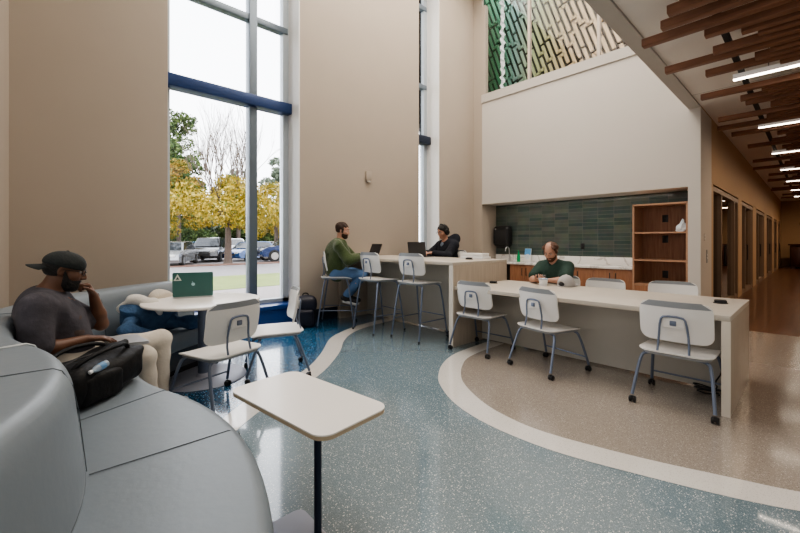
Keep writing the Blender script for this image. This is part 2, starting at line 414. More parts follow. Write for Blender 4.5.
def sdf_mesh(name, prims, vox, m, parent=None, noise=0, nscale=9, seed=0):
    pos = [p for p in prims if p[0] != '-']
    lo = np.full(3, 1e9); hi = -lo
    def bnd(p):
        if p[0] == 'c':
            r = max(p[3], p[4]); return np.minimum(p[1], p[2]) - r, np.maximum(p[1], p[2]) + r
        r = np.linalg.norm(p[2]) + (p[4] or 0); return p[1] - r, p[1] + r
    for p in pos:
        a, b = bnd(p); lo = np.minimum(lo, a); hi = np.maximum(hi, b)
    lo -= 3 * vox; hi += 3 * vox
    n = np.ceil((hi - lo) / vox).astype(int) + 1
    F = np.full(n, 1.0, np.float32)
    ax = [lo[i] + vox * np.arange(n[i]) for i in range(3)]
    for p in prims:
        neg = p[0] == '-'
        q = p[1:] if neg else p
        a, b = bnd(q); mg = q[5] * 2.5 + 3 * vox
        i0 = np.maximum(((a - mg - lo) / vox).astype(int), 0); i1 = np.minimum(((b + mg - lo) / vox).astype(int) + 2, n)
        if np.any(i1 <= i0): continue
        X, Y, Z = np.meshgrid(ax[0][i0[0]:i1[0]], ax[1][i0[1]:i1[1]], ax[2][i0[2]:i1[2]], indexing='ij')
        if q[0] == 'c':
            d = q[2] - q[1]; L2 = max(d @ d, 1e-9)
            t = np.clip(((X - q[1][0]) * d[0] + (Y - q[1][1]) * d[1] + (Z - q[1][2]) * d[2]) / L2, 0, 1)
            S = np.sqrt((X - q[1][0] - t * d[0]) ** 2 + (Y - q[1][1] - t * d[1]) ** 2 + (Z - q[1][2] - t * d[2]) ** 2) - (q[3] + (q[4] - q[3]) * t)
        else:
            x, y, z = X - q[1][0], Y - q[1][1], Z - q[1][2]
            if q[3] is not None:
                r = q[3].T
                x, y, z = r[0, 0] * x + r[0, 1] * y + r[0, 2] * z, r[1, 0] * x + r[1, 1] * y + r[1, 2] * z, r[2, 0] * x + r[2, 1] * y + r[2, 2] * z
            h = q[2]
            if q[0] == 'e':
                k0 = np.sqrt((x / h[0]) ** 2 + (y / h[1]) ** 2 + (z / h[2]) ** 2)
                k1 = np.sqrt((x / h[0] ** 2) ** 2 + (y / h[1] ** 2) ** 2 + (z / h[2] ** 2) ** 2)
                S = k0 * (k0 - 1) / np.maximum(k1, 1e-6)
            else:
                qx, qy, qz = np.abs(x) - h[0] + q[4], np.abs(y) - h[1] + q[4], np.abs(z) - h[2] + q[4]
                S = np.sqrt(np.maximum(qx, 0) ** 2 + np.maximum(qy, 0) ** 2 + np.maximum(qz, 0) ** 2) + np.minimum(np.maximum(qx, np.maximum(qy, qz)), 0) - q[4]
        sub = F[i0[0]:i1[0], i0[1]:i1[1], i0[2]:i1[2]]
        k = max(q[5], 1e-5)
        if neg:
            S = -S; h = np.maximum(k - np.abs(sub - S), 0) / k
            sub[:] = np.maximum(sub, S) + h * h * k * .25
        else:
            h = np.maximum(k - np.abs(sub - S), 0) / k
            sub[:] = np.minimum(sub, S) - h * h * k * .25
    # naive surface nets
    s = F < 0
    c = [s[i:n[0] - 1 + i, j:n[1] - 1 + j, l:n[2] - 1 + l] for i in (0, 1) for j in (0, 1) for l in (0, 1)]
    cnt = sum(q.astype(np.int8) for q in c)
    act = np.argwhere((cnt > 0) & (cnt < 8))
    idx = -np.ones(np.array(n) - 1, np.int64); idx[act[:, 0], act[:, 1], act[:, 2]] = np.arange(len(act))
    acc = np.zeros((len(act), 3)); num = np.zeros(len(act))
    off = [(i, j, l) for i in (0, 1) for j in (0, 1) for l in (0, 1)]
    for a in off:
        for d in range(3):
            if a[d]: continue
            b = list(a); b[d] = 1
            fa = F[act[:, 0] + a[0], act[:, 1] + a[1], act[:, 2] + a[2]]; fb = F[act[:, 0] + b[0], act[:, 1] + b[1], act[:, 2] + b[2]]
            mk = (fa < 0) != (fb < 0)
            t = fa / np.where(np.abs(fa - fb) < 1e-9, 1, fa - fb)
            pt = np.array(a, float)[None, :].repeat(len(act), 0); pt[:, d] = t
            acc[mk] += pt[mk]; num[mk] += 1
    V = lo + vox * (act + acc / np.maximum(num, 1)[:, None])
    faces = []
    for d in range(3):
        e = [1, 2], [2, 0], [0, 1]
        u, w = e[d]
        sl0 = [slice(1, n[k] - 1) for k in range(3)]; sl0[d] = slice(0, n[d] - 1)
        sl1 = list(sl0); sl1[d] = slice(1, n[d])
        A = s[tuple(sl0)]; B = s[tuple(sl1)]
        q = np.argwhere(A != B)
        if not len(q): continue
        fl = A[q[:, 0], q[:, 1], q[:, 2]]
        base = q.copy()
        for k in range(3):
            if k != d: base[:, k] += 1
        def cell(du, dw):
            cc = base.copy(); cc[:, u] -= du; cc[:, w] -= dw
            return idx[cc[:, 0], cc[:, 1], cc[:, 2]]
        Q = np.stack([cell(1, 1), cell(0, 1), cell(0, 0), cell(1, 0)], 1)
        Q[~fl] = Q[~fl][:, ::-1]
        faces.append(Q)
    faces = np.concatenate(faces)
    faces = faces[(faces >= 0).all(1)]
    if noise:
        rg = np.random.RandomState(seed)
        Nn = np.zeros_like(V)
        for _ in range(5):
            kk = rg.normal(size=3) * nscale; ph = rg.uniform(0, 6.28)
            Nn += np.sin(V @ kk + ph)[:, None] * rg.normal(size=3)[None, :]
        V = V + Nn * noise * .4
    me = bpy.data.meshes.new(name)
    me.from_pydata(V.tolist(), [], faces.tolist()); me.update()
    for p in me.polygons: p.use_smooth = True
    me.materials.append(m)
    o = bpy.data.objects.new(name, me); COL.objects.link(o)
    if parent is not None: o.parent = parent
    return o

# ================================================================== THE SHELL
XW = -5.65          # window wall
YB = 7.67           # back wall
TOP = 7.4
def wall(name, lo, hi, m): return sbox(name, lo, hi, m)
GX = -6.07          # plane of the outer glazing
wall('wall_left', (-6.15, -.6, 0), (XW, 1.16, TOP), M['wall'])
wall('wall_left.001', (-6.15, 3.01, 0), (XW, 5.77, TOP), M['wall'])
wall('wall_left.002', (-6.15, 6.40, 0), (XW, YB, TOP), M['wall'])
sbox('trim_1', (-6.15, 1.16, 0), (-5.69, 3.01, .27), M['sill_blue'])
sbox('trim_2', (-6.15, 1.16, .27), (-5.67, 3.01, .335), M['sill_blue'], bev=.008)
sbox('trim_3', (-6.15, 5.77, 0), (-5.69, 6.40, .335), M['sill_blue'])
for k, (a, b) in enumerate(((1.16, 3.01), (5.77, 6.40))):   # white window reveals
    sbox('trim_%d' % (4 + 2 * k), (-6.02, b - .003, .335), (XW + .002, b + .012, TOP), M['reveal'])
    sbox('trim_%d' % (5 + 2 * k), (-6.02, a - .012, .335), (XW - .004, a + .003, TOP), M['reveal'])
wall('wall_near', (XW - .5, -.6, 0), (-4.3, -.27, TOP), M['wall'])
wall('wall_near.001', (-4.6, -5.2, 0), (-4.3, -.6, TOP), M['wall'])
wall('wall_rear', (-4.6, -5.4, 0), (4.2, -5.2, TOP), M['wall'])
wall('wall_right', (4.2, -5.4, 0), (4.4, 29.2, TOP), M['wall'])
# back wall: left strip, upper white panel, alcove
wall('wall_back', (-6.15, YB, 0), (-5.40, 8.4, 4.55), M['wall'])
wall('wall_back.004', (-6.15, YB, 4.55), (-5.40, YB + .06, TOP), M['wall'])
wall('wall_back.001', (-5.40, YB, 2.22), (-1.393, 8.4, 4.63), M['white_wall'])
wall('wall_back.002', (-5.40, 8.26, 0), (-1.393, 8.4, 2.22), M['tile'])
sbox('trim_8', (-1.40, YB - .01, 0), (-1.235, 8.6, 3.47), M['white_wall'])
wall('wall_upper', (-6.2, YB + .06, 4.6), (-6.1, 8.7, 8.2), M['white_wall'])
# ceilings and the long beam
sbox('ceiling', (-6.15, -5.4, TOP), (-1.24, 7.74, TOP + .1), M['ceiling'])
sbox('ceiling.001', (-1.24, -5.4, 3.50), (4.4, 29.2, 3.63), M['ceiling'])
for i, y in enumerate((3.6, 4.75, 5.9, 7.05)):
    sbox('trim_%d' % (20 + i), (-1.238, y, 3.496), (4.2, y + .012, 3.501), M['beam'])
sbox('trim_9', (-1.393, -5.2, 3.47), (-1.238, YB, TOP), M['beam'])
# corridor
wall('wall_corridor', (-1.40, 8.6, 2.36), (-1.238, 29, 3.53), M['corridor'])
wall('wall_corridor.001', (-1.40, YB + .05, 0), (-1.237, 8.78, 3.53), M['corridor'])
doors_y = [(8.78, 12.1), (12.75, 15.3), (16.2, 19.0), (20.0, 22.8), (23.7, 25.6), (26.6, 28.0)]
prev = None
for a, b in doors_y:
    if prev is not None: wall('wall_corridor.002', (-1.40, prev, 0), (-1.238, a, 2.36), M['corridor'])
    prev = b
wall('wall_corridor.003', (-1.40, prev, 0), (-1.238, 29, 2.36), M['corridor'])
wall('wall_far', (-4.2, 29, 0), (4.4, 29.2, 3.53), M['corridor'])
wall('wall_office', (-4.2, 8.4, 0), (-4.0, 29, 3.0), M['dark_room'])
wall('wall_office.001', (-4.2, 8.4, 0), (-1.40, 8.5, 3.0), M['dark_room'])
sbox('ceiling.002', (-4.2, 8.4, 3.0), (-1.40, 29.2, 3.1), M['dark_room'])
sbox('baseboard_left', (XW, 3.01, 0), (XW + .014, 3.73, .2), M['base_dark'])
sbox('baseboard_left.001', (XW, 4.98, 0), (XW + .014, YB, .2), M['base_dark'])
sbox('baseboard_back', (XW, YB - .014, 0), (-5.40, YB, .2), M['base_dark'])
for k, (a, b) in enumerate(doors_y):
    d = sthing('door_%d' % (k + 1), (-1.32, (a + b) / 2, 0))
    w = b - a; h = 2.33
    fr = MB()
    for y in (-w / 2 + .04, -w / 2 + w * .30, w / 2 - w * .16, w / 2 - .04): fr.box((-.03, y - .045, 0), (.075, y + .045, h))
    fr.box((-.03, -w / 2, h - .09), (.078, w / 2, h)); fr.box((-.03, -w / 2, 0), (.07, w / 2, .10))
    fr.build('frame', M['door_wood'], d, smooth=False)
    MB().box((.0, -w / 2 + .05, .1), (.012, w / 2 - .05, h - .05)).build('pane', M['glass_dark'], d, smooth=False)
    MB().tube([(.06, -w / 2 + w * .34, .85), (.11, -w / 2 + w * .34, .85), (.11, -w / 2 + w * .34, 1.25), (.06, -w / 2 + w * .34, 1.25)], .014).build('handle', M['black'], d)
sbox('window_5', (-3.99, 13.2, 1.15), (-3.985, 14.9, 1.95), M['amber'])  # emissive panel imitating a bright patch behind the office glass
# ---- floors (thin terrazzo inlays)
sbox('floor', (-6.15, -5.4, -.2), (4.4, 7.69, 0), M['floor_light'])
sbox('floor.001', (-6.15, 7.69, -.2), (-1.3, 8.4, 0), M['floor_beige'])
sbox('floor.002', (-4.2, 7.69, -.21), (4.4, 29.2, .001), M['floor_wood'])
def crv(pts, n=2): return [tuple(v)[:2] for v in chaikin([Vector((p[0], p[1], 0)) for p in pts], n)]
bl = crv([(-5.06, 4.5), (-5.0, 4.1), (-4.91, 3.579), (-4.637, 3.014), (-4.384, 2.741), (-4.037, 2.47), (-3.56, 1.99), (-3.40, 1.6), (-3.25, 1.27), (-3.08, 1.06), (-2.85, .80), (-2.55, .55)])
br_ = crv([(-4.85, 4.5), (-4.80, 4.1), (-4.712, 3.586), (-4.536, 3.219), (-4.25, 2.90), (-3.88, 2.62), (-3.325, 2.018), (-3.14, 1.6), (-3.0, 1.322), (-2.82, 1.06), (-2.6, .82), (-2.35, .62)])
bo = crv([(-2.95, 4.38), (-2.94, 4.14), (-2.924, 3.815), (-2.88, 3.475), (-2.726, 3.122), (-2.541, 2.865), (-2.379, 2.69), (-2.011, 2.45), (-1.638, 2.345), (-1.254, 2.335), (-.98, 2.38), (-.56, 2.51), (-.298, 2.598), (-.05, 2.71), (.6, 3.1), (1.3, 3.8), (1.9, 4.8), (2.2, 6.0), (2.3, 7.69)])
bi = crv([(-2.74, 4.38), (-2.742, 4.14), (-2.742, 3.947), (-2.715, 3.664), (-2.66, 3.44), (-2.448, 3.095), (-2.23, 2.86), (-1.822, 2.62), (-1.5, 2.545), (-1.3, 2.54), (-1.07, 2.58), (-.66, 2.69), (-.325, 2.82), (-.053, 2.915), (.5, 3.25), (1.15, 3.95), (1.7, 4.9), (2.0, 6.0), (2.1, 7.69)])
def strip(name, A, B, z, m):
    b = MB(); b.grid([[(p[0], p[1], z) for p in A], [(p[0], p[1], z) for p in B]])
    return struct(b.build(name, m, smooth=False))
def flat(name, pts, z, m):
    b = MB(); b.poly([(p[0], p[1], z) for p in pts]); bmesh.ops.triangulate(b.bm, faces=b.bm.faces[:])
    return struct(b.build(name, m, smooth=False))
flat('floor.003', bl + [(-2.55, -.26), (-5.64, -.26), (-5.64, 4.5)], .0012, M['floor_dark'])
strip('floor.004', bl, br_, .0018, M['floor_white'])
flat('floor.005', bi + [(-2.74, 7.69)], .0012, M['floor_beige'])
strip('floor.006', bo, bi, .0018, M['floor_white'])
flat('floor.007', [(-5.64, 5.0), (-2.75, 5.0), (-2.75, 7.69), (-5.64, 7.69)], .0010, M['floor_beige'])

# ---- outer windows
def window(name, y0, y1, mull, trans, blue):
    w = sthing(name, (GX, (y0 + y1) / 2, 0)); c = (y0 + y1) / 2
    f = MB()
    for y in (y0 + .05, y1 - .05): f.box((-.06, y - .05 - c, .33), (.06, y + .05 - c, TOP))
    f.box((-.06, y0 - c, .33), (.06, y1 - c, .39)); f.box((-.06, y0 - c, TOP - .1), (.06, y1 - c, TOP))
    f.build('window_frame', M['frame_pale'], w, smooth=False)
    for y in mull: MB().box((-.06, y - .062 - c, .39), (.10, y + .062 - c, TOP - .1), .006).build('mullion', M['frame'], w)
    for z in trans: MB().box((-.05, y0 + .02 - c, z - .05), (.075, y1 - .02 - c, z + .05), .006).build('transom', M['frame'], w)
    for z in blue: MB().box((-.03, y0 + .003 - c, z - .085), (.19, y1 - .003 - c, z + .085), .012).build('transom', M['frame_blue'] if y1 - y0 > 1 else M['post'], w)
    MB().box((-.012, y0 + .02 - c, .36), (-.004, y1 - .02 - c, TOP - .05)).build('pane', M['glass'], w, smooth=False)
window('window_1', 1.16, 3.01, [2.40], [4.84, 6.6], [3.52])
window('window_2', 5.77, 6.40, [], [4.82, 6.6], [3.60])

# ---- upper interior window with the fretwork screen behind
w3 = sthing('window_3', (-3.4, YB, 4.63))
MB().box((-2.0, -.03, 0), (2.007, .12, .19)).build('sill_band', M['beam'], w3, smooth=False)
MB().box((-2.0, -.012, .185), (2.007, .0, .2)).build('sill_top_strip', M['beam'], w3, smooth=False)  # thin strip along the top of the sill band
f = MB(); f.box((-2.0, -.02, .19), (-1.90, .10, 2.3)); f.build('window_frame', M['wall'], w3, smooth=False)
for x in (-.80, .62): MB().box((x - .025, .0, .19), (x + .025, .08, 2.3)).build('mullion', M['laminate'], w3, smooth=False)
MB().box((-1.9, .03, .19), (2.0, .042, 2.3)).build('pane', M['glass_upper'], w3, smooth=False)
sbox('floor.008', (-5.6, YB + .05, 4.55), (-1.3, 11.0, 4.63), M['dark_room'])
sbox('wall_upper.001', (-6.14, 8.62, 4.6), (-1.0, 8.70, 8.2), M['fret_bg'])
fs = thing('fretwork_screen', 'green to cream meander fretwork screen glowing behind the upper window', 'screen', (0, 0, 0))
fb = MB(); fr2 = random.Random(11)
tilt = R(19); u0 = -7.6; Pp = .125; zc = 6.6
def fq(u, v): return (-4.0 + u * math.cos(tilt) + v * math.sin(tilt), 8.50, zc + u * math.sin(tilt) - v * math.cos(tilt))
def bar(u0_, v0, u1_, v1, wd=.034):
    d = Vector((u1_ - u0_, v1 - v0)); d.normalize(); nrm = Vector((-d.y, d.x)) * wd
    a = Vector((u0_, v0)) - d * wd * .0; b = Vector((u1_, v1))
    q = [fq(*(a + nrm)), fq(*(b + nrm)), fq(*(b - nrm)), fq(*(a - nrm))]
    v1_ = [fb.bm.verts.new(p) for p in q]; v2_ = [fb.bm.verts.new((p[0], p[1] + .03, p[2])) for p in q]
    fb.bm.faces.new(v1_); fb.bm.faces.new(v2_)
    for k in range(4): fb.bm.faces.new((v1_[k], v1_[(k + 1) % 4], v2_[(k + 1) % 4], v2_[k]))
ncol = 52
for c in range(-ncol // 2, ncol // 2):
    u = c * Pp - .9; v = -2.6 + fr2.uniform(0, .6)
    while v < 2.6:
        if fq(u, v)[0] < -6.0 or fq(u, v + .9)[0] < -6.0 or fq(u, v)[2] < 4.75: v += .31; continue
        L = fr2.choice((.5, .7, .95))
        bar(u, v, u, v + L - .06)
        e = fr2.choice((0, 1))
        vv = v + .03 if e else v + L - .09
        bar(u, vv, u + Pp, vv, .030)
        v += L
o = fb.build('fretwork_screen', M['fret'], None, smooth=False)
for ch in list(o.data.polygons): pass
bpy.data.objects.remove(fs)
tag(o, 'green to cream meander fretwork screen glowing behind the upper window', 'screen')
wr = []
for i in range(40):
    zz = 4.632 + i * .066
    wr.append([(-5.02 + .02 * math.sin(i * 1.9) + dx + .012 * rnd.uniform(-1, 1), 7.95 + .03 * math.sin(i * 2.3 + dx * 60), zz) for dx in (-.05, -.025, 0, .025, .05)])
b = MB(); b.grid(wr); tag(b.build('reflection_strip', M['plastic_wrap'], None, ang=20), 'crinkled clear strip hanging in front of the green end of the upper screen', 'ribbon')  # added strip imitating a bright reflective streak on the upper glass

# ================================================================== KITCHENETTE
kc = thing('kitchen_counter', 'white marble worktop with low backsplash along the green tiled wall', 'counter', (-3.81, 8.0, 0))
MB().box((-1.585, -.25, .815), (1.585, .255, .8625), .006).build('worktop', M['marble'], kc)
MB().box((-1.585, .235, .8625), (1.585, .258, 1.02), .003).build('backsplash', M['marble'], kc)
def cabinet(x0, x1, label, n=2, group='walnut cabinets under the marble worktop'):
    t = thing('base_cabinet', label, 'cabinet', ((x0 + x1) / 2, 8.0, 0), 0, None)
    w = x1 - x0
    MB().box((-w / 2 + .001, -.20, .1), (w / 2 - .001, .255, .813)).build('carcass', M['walnut'], t, smooth=False)
    MB().box((-w / 2 + .001, -.15, 0), (w / 2 - .001, .255, .1)).build('plinth', M['black_matte'], t, smooth=False)
    for k in range(n):
        a = -w / 2 + w * k / n; b = a + w / n
        d = MB().box((a + .002, -.222, .11), (b - .002, -.202, .805), .002).build('door', M['walnut'], t)
        hx = (b - .05) if (k == 0 and n == 2) else (a + .05)
        MB().tube([(hx, -.222, .58), (hx, -.25, .58), (hx, -.25, .74), (hx, -.222, .74)], .007, 6).build('handle', M['black'], d)
cabinet(-4.72, -4.0, 'walnut double base cabinet next to the open space under the tap')
cabinet(-3.999, -3.6, 'narrow walnut single door base cabinet left of the seated man in green', 1)
cabinet(-3.599, -2.9, 'walnut double base cabinet directly behind the seated man in green')
cabinet(-2.899, -2.221, 'walnut double base cabinet next to the open bookcase')
sbox('trim_10', (-5.39, 8.2, .1), (-4.72, 8.25, .81), M['black_matte'])  # black sheet standing in for shade in the open knee space
fa = thing('sink_faucet', 'curved steel faucet standing at the left end of the marble worktop', 'faucet', (-4.93, 8.1, .8625))
MB().lathe([(.03, 0), (.03, .02), (.018, .03), (.016, .08)], seg=14).build('faucet_base', M['steel'], fa)
MB().tube([(0, 0, .05), (0, 0, .26), (0, -.03, .33), (0, -.10, .35), (0, -.16, .31), (0, -.17, .24)], .012, smooth=2).build('spout', M['steel'], fa)
MB().tube([(.02, 0, .07), (.07, 0, .10)], .008).build('lever', M['steel'], fa)
gb = thing('soap_bottle', 'small green soap bottle standing beside the faucet', 'bottle', (-4.63, 8.0, .8625))
MB().lathe([(.035, 0), (.04, .01), (.04, .13), (.03, .17), (.015, .19), (.015, .21)], seg=16).build('bottle_body', M['green_bottle'], gb)
MB().lathe([(.018, .21), (.018, .235), (.006, .24), (.006, .27)], seg=12).tube([(0, 0, .265), (0, -.05, .262)], .006, 6).build('pump', M['green_bottle'], gb)
sg = thing('standing_sign', 'small blue and white notice card propped on the marble worktop', 'sign', (-4.50, 8.15, .8625), 0)
MB().box((-.08, -.006, 0), (.08, .006, .31), .004, mtx=Matrix.Rotation(R(-10), 4, 'X')).build('card', M['white'], sg)
MB().box((-.075, -.0085, .16), (.075, -.0062, .305), mtx=Matrix.Rotation(R(-10), 4, 'X')).build('printed_panel', mat('sky_blue_print', (.12, .38, .72), .4, var=.3, scale=30), sg, smooth=False)
MB().lathe([(0, 0), (.06, 0), (.06, .003), (0, .003)], seg=20, mtx=Matrix.Rotation(R(-10), 4, 'X') @ Matrix.Translation((0, -.0085, .12)) @ Matrix.Rotation(R(90), 4, 'X')).build('round_emblem', mat('pale_print', (.7, .78, .86), .4, var=.3, scale=40), sg)
td = thing('towel_dispenser', 'black paper towel dispenser mounted on the left end of the tiled wall', 'dispenser', (-5.13, 8.255, 1.19))
MB().box((-.22, -.24, .02), (.22, 0, .52), .09, 5).build('housing', M['black'], td)
MB().box((-.17, -.248, .10), (.17, -.235, .44), .02).build('front_panel', M['black_matte'], td)
MB().box((-.14, -.2, -.02), (.14, -.04, .03), .01).build('towel_slot', M['black_matte'], td)
MB().lathe([(0, 0), (.02, 0), (.02, .006), (0, .006)], seg=12, mtx=Matrix.Translation((-.12, -.244, .44)) @ Matrix.Rotation(R(90), 4, 'X')).build('lock', M['steel'], td)
def outlet(name, loc, label, group=None, rz=0, m='black', w=.08, h=.12):
    t = thing(name, label, 'outlet' if 'outlet' in name else 'switch', loc, rz, group)
    MB().box((-w / 2, -.008, -h / 2), (w / 2, 0, h / 2), .003).build('cover_plate', M[m], t)
    for dz in (-.027, .027): MB().box((-.017, -.011, dz - .015), (.017, -.007, dz + .015), .002).build('socket', M['black_matte' if m == 'black' else 'white_gloss'], t)
    return t
outlet('wall_outlet', (-3.30, 8.257, 1.23), 'black outlet on the green tile above the marble worktop')
bc = thing('bookcase', 'walnut open bookcase built in beside the white column', 'bookcase', (-1.81, 7.7, 0))
bw = .405
MB().box((-bw, 0, .10), (-bw + .03, .5, 1.97)).build('side_panel', M['walnut_pale'], bc, smooth=False)
MB().box((bw - .03, 0, .10), (bw, .5, 1.97)).build('side_panel', M['walnut_pale'], bc, smooth=False)
MB().box((-bw, 0, 1.955), (bw, .5, 1.985)).build('top_panel', M['walnut_pale'], bc, smooth=False)
MB().box((-bw, .48, .10), (bw, .5, 1.97)).build('back_panel', M['walnut'], bc, smooth=False)
for z in (.575, 1.00, 1.48): MB().box((-bw + .03, .005, z - .014), (bw - .03, .48, z + .014)).build('shelf', M['walnut_pale'], bc, smooth=False)
for k in (0, 1): MB().box((-bw + .032 + k * .372, -.0, .12), (-bw + .40 + k * .374, .018, .555), .002).build('door', M['walnut'], bc)
MB().box((-bw, .04, 0), (bw, .5, .1)).build('plinth', M['black_matte'], bc, smooth=False)
outlet('shelf_outlet', (-1.825, 8.178, 1.74), 'black outlet in the back of the top bookcase bay', w=.09, h=.13)
outlet('shelf_outlet', (-1.825, 8.178, 1.37), 'black outlet in the back of the middle bookcase bay', w=.09, h=.13)
outlet('shelf_outlet', (-1.825, 8.178, .74), 'black outlet in the back of the bottom bookcase bay', w=.09, h=.13)
o = sdf_mesh('plastic_bag', [ell((0, 0, .10), (.10, .08, .11), k=.03), ell((.03, -.02, .2), (.06, .05, .10), k=.03), cap((-.05, 0, .05), (-.1, -.03, .03), .04, k=.03)], .012, M['plastic_wrap'], None, .02, 26, 3)
o.scale = (.62, .7, .72); o.location = (-1.535, 7.92, 1.497); tag(o, 'crumpled clear plastic bag on the top bookcase shelf', 'plastic bag')

# ================================================================== BAR AND LONG TABLE
bar_ = thing('bar_counter', 'tall greige laminate bar counter running to the window wall', 'counter', (-4.34, 4.36, 0))
MB().box((-1.29, -.62, 1.025), (1.27, .62, 1.065), .003).build('worktop', M['laminate_pale'], bar_)
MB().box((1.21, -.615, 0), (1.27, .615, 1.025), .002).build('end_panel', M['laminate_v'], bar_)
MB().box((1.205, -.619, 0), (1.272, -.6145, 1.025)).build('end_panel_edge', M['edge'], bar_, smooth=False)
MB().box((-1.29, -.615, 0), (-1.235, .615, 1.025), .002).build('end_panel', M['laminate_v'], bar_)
MB().box((-1.235, -.02, .02), (1.21, .02, 1.025)).build('back_panel', M['knee'], bar_, smooth=False)
lt = thing('long_table', 'long greige laminate study table joined to the end of the bar', 'table', (-1.745, 4.37, 0))
MB().box((-1.322, -.605, .72), (1.315, .61, .763), .003).build('tabletop', M['laminate_pale'], lt)
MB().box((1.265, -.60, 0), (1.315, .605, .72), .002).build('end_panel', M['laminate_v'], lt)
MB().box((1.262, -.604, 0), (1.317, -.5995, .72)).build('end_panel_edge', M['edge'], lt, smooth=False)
MB().box((-1.32, -.02, .02), (1.265, .02, .72)).build('back_panel', M['knee'], lt, smooth=False)
def grommet(loc, label, s=1):
    t = thing('power_grommet', label, 'power outlet', loc, .2)
    MB().lathe([(.055, 0), (.055, .006), (.045, .010), (0, .010)], seg=20).build('ring', M['black'], t)
    MB().box((-.045, -.03, .008), (.045, .025, .03 * s), .008, mtx=Matrix.Rotation(R(8), 4, 'X')).build('flip_lid', M['black'], t)
grommet((-2.95, 4.45, .763), 'black power grommet on the long table close to the bar end')
grommet((-.585, 4.52, .763), 'black flip up power grommet near the free end of the long table')
grommet((-3.43, 4.55, 1.065), 'black power grommet on the bar in front of the white tray')
def coil(loc, label, seed):
    r = random.Random(seed); P = []
    for i in range(26):
        a = i * .8; q = .085 + .025 * math.sin(i * 1.3)
        P.append((q * math.cos(a), q * .6 * math.sin(a), .012 + .03 * abs(math.sin(i * .55)) * (i / 26) + .002 * i))
    P += [(.1, .05, .2), (.12, .08, .45)]
    o = MB().tube(P, .006, 6, smooth=1).build('power_cable', M['black'], None); o.location = loc
    return tag(o, label, 'cable')
coil((-.64, 4.22, 0), 'loose black cable coil on the floor under the free table end', 1)
coil((-3.42, 4.12, 0), 'black cable loop hanging to the floor at the bar stool side of the bar', 2)
tr = thing('paper_tray', 'low white paper tray on the bar near the paper towel dispenser', 'tray', (-3.50, 4.80, 1.065), R(8))
MB().box((-.19, -.13, 0), (.19, .13, .035), .006).build('tray_base', M['white_gloss'], tr)
MB().box((-.17, -.11, .035), (.17, .11, .085), .004).build('paper_stack', M['white'], tr)
cp = thing('paper_cup', 'white paper cup on the bar beside the person in black', 'cup', (-3.82, 4.88, 1.065))
MB().lathe([(.0, 0), (.028, 0), (.038, .10), (.040, .10), (.040, .105), (.034, .105), (.026, .01), (0, .01)], seg=18).build('cup_body', M['white'], cp)

# ================================================================== CHAIRS
def shell(w, d, r, z, dip, thick, drop):
    """rounded seat pan with a waterfall front edge"""
    top = []; n = 9
    out = rrect(w, d, r, n)
    rows = []
    for s_ in (0, .35, .7, .9, 1.0):
        rows.append([(x * s_, y * s_, z - dip * (1 - s_ ** 2) - (drop * max(0, (y * s_ / (d / 2))) ** 5)) for x, y in out])
    rows.append([(x * 1.0, y * 1.0, z - thick * .6 - drop * max(0, y / (d / 2)) ** 5) for x, y in out])
    for s_ in (.97, .6, .01):
        rows.append([(x * s_, y * s_, z - thick - dip * (1 - s_ ** 2) - (drop * max(0, (y * s_ / (d / 2))) ** 5)) for x, y in out])
    b = MB(); b.grid(rows, True); return b
def backpan(w, z0, z1, y0, curve, tilt, thick, r=.07):
    b = MB(); N = 17; Kz = 13
    def P(u, v, off):
        h = z1 - z0; vv = z0 + h * v
        edge = min(v, 1 - v) * h
        ww = w / 2
        if edge < r: ww -= r - math.sqrt(max(r * r - (r - edge) ** 2, 0))
        x = u * ww
        return (x, y0 + curve * (x / (w / 2)) ** 2 - tilt * (v - .3) - .012 * math.sin(v * PI) + off, vv)
    vs = [0, .015, .05, .1, .17, .3, .45, .6, .75, .87, .93, .97, 1]
    F = [[P(-1 + 2 * i / (N - 1), v, 0) for i in range(N)] for v in vs]
    B = [[P(-1 + 2 * i / (N - 1), v, -thick) for i in range(N)] for v in vs]
    b.grid([f + g[::-1] for f, g in zip(F, B)], True, True)
    return b, P
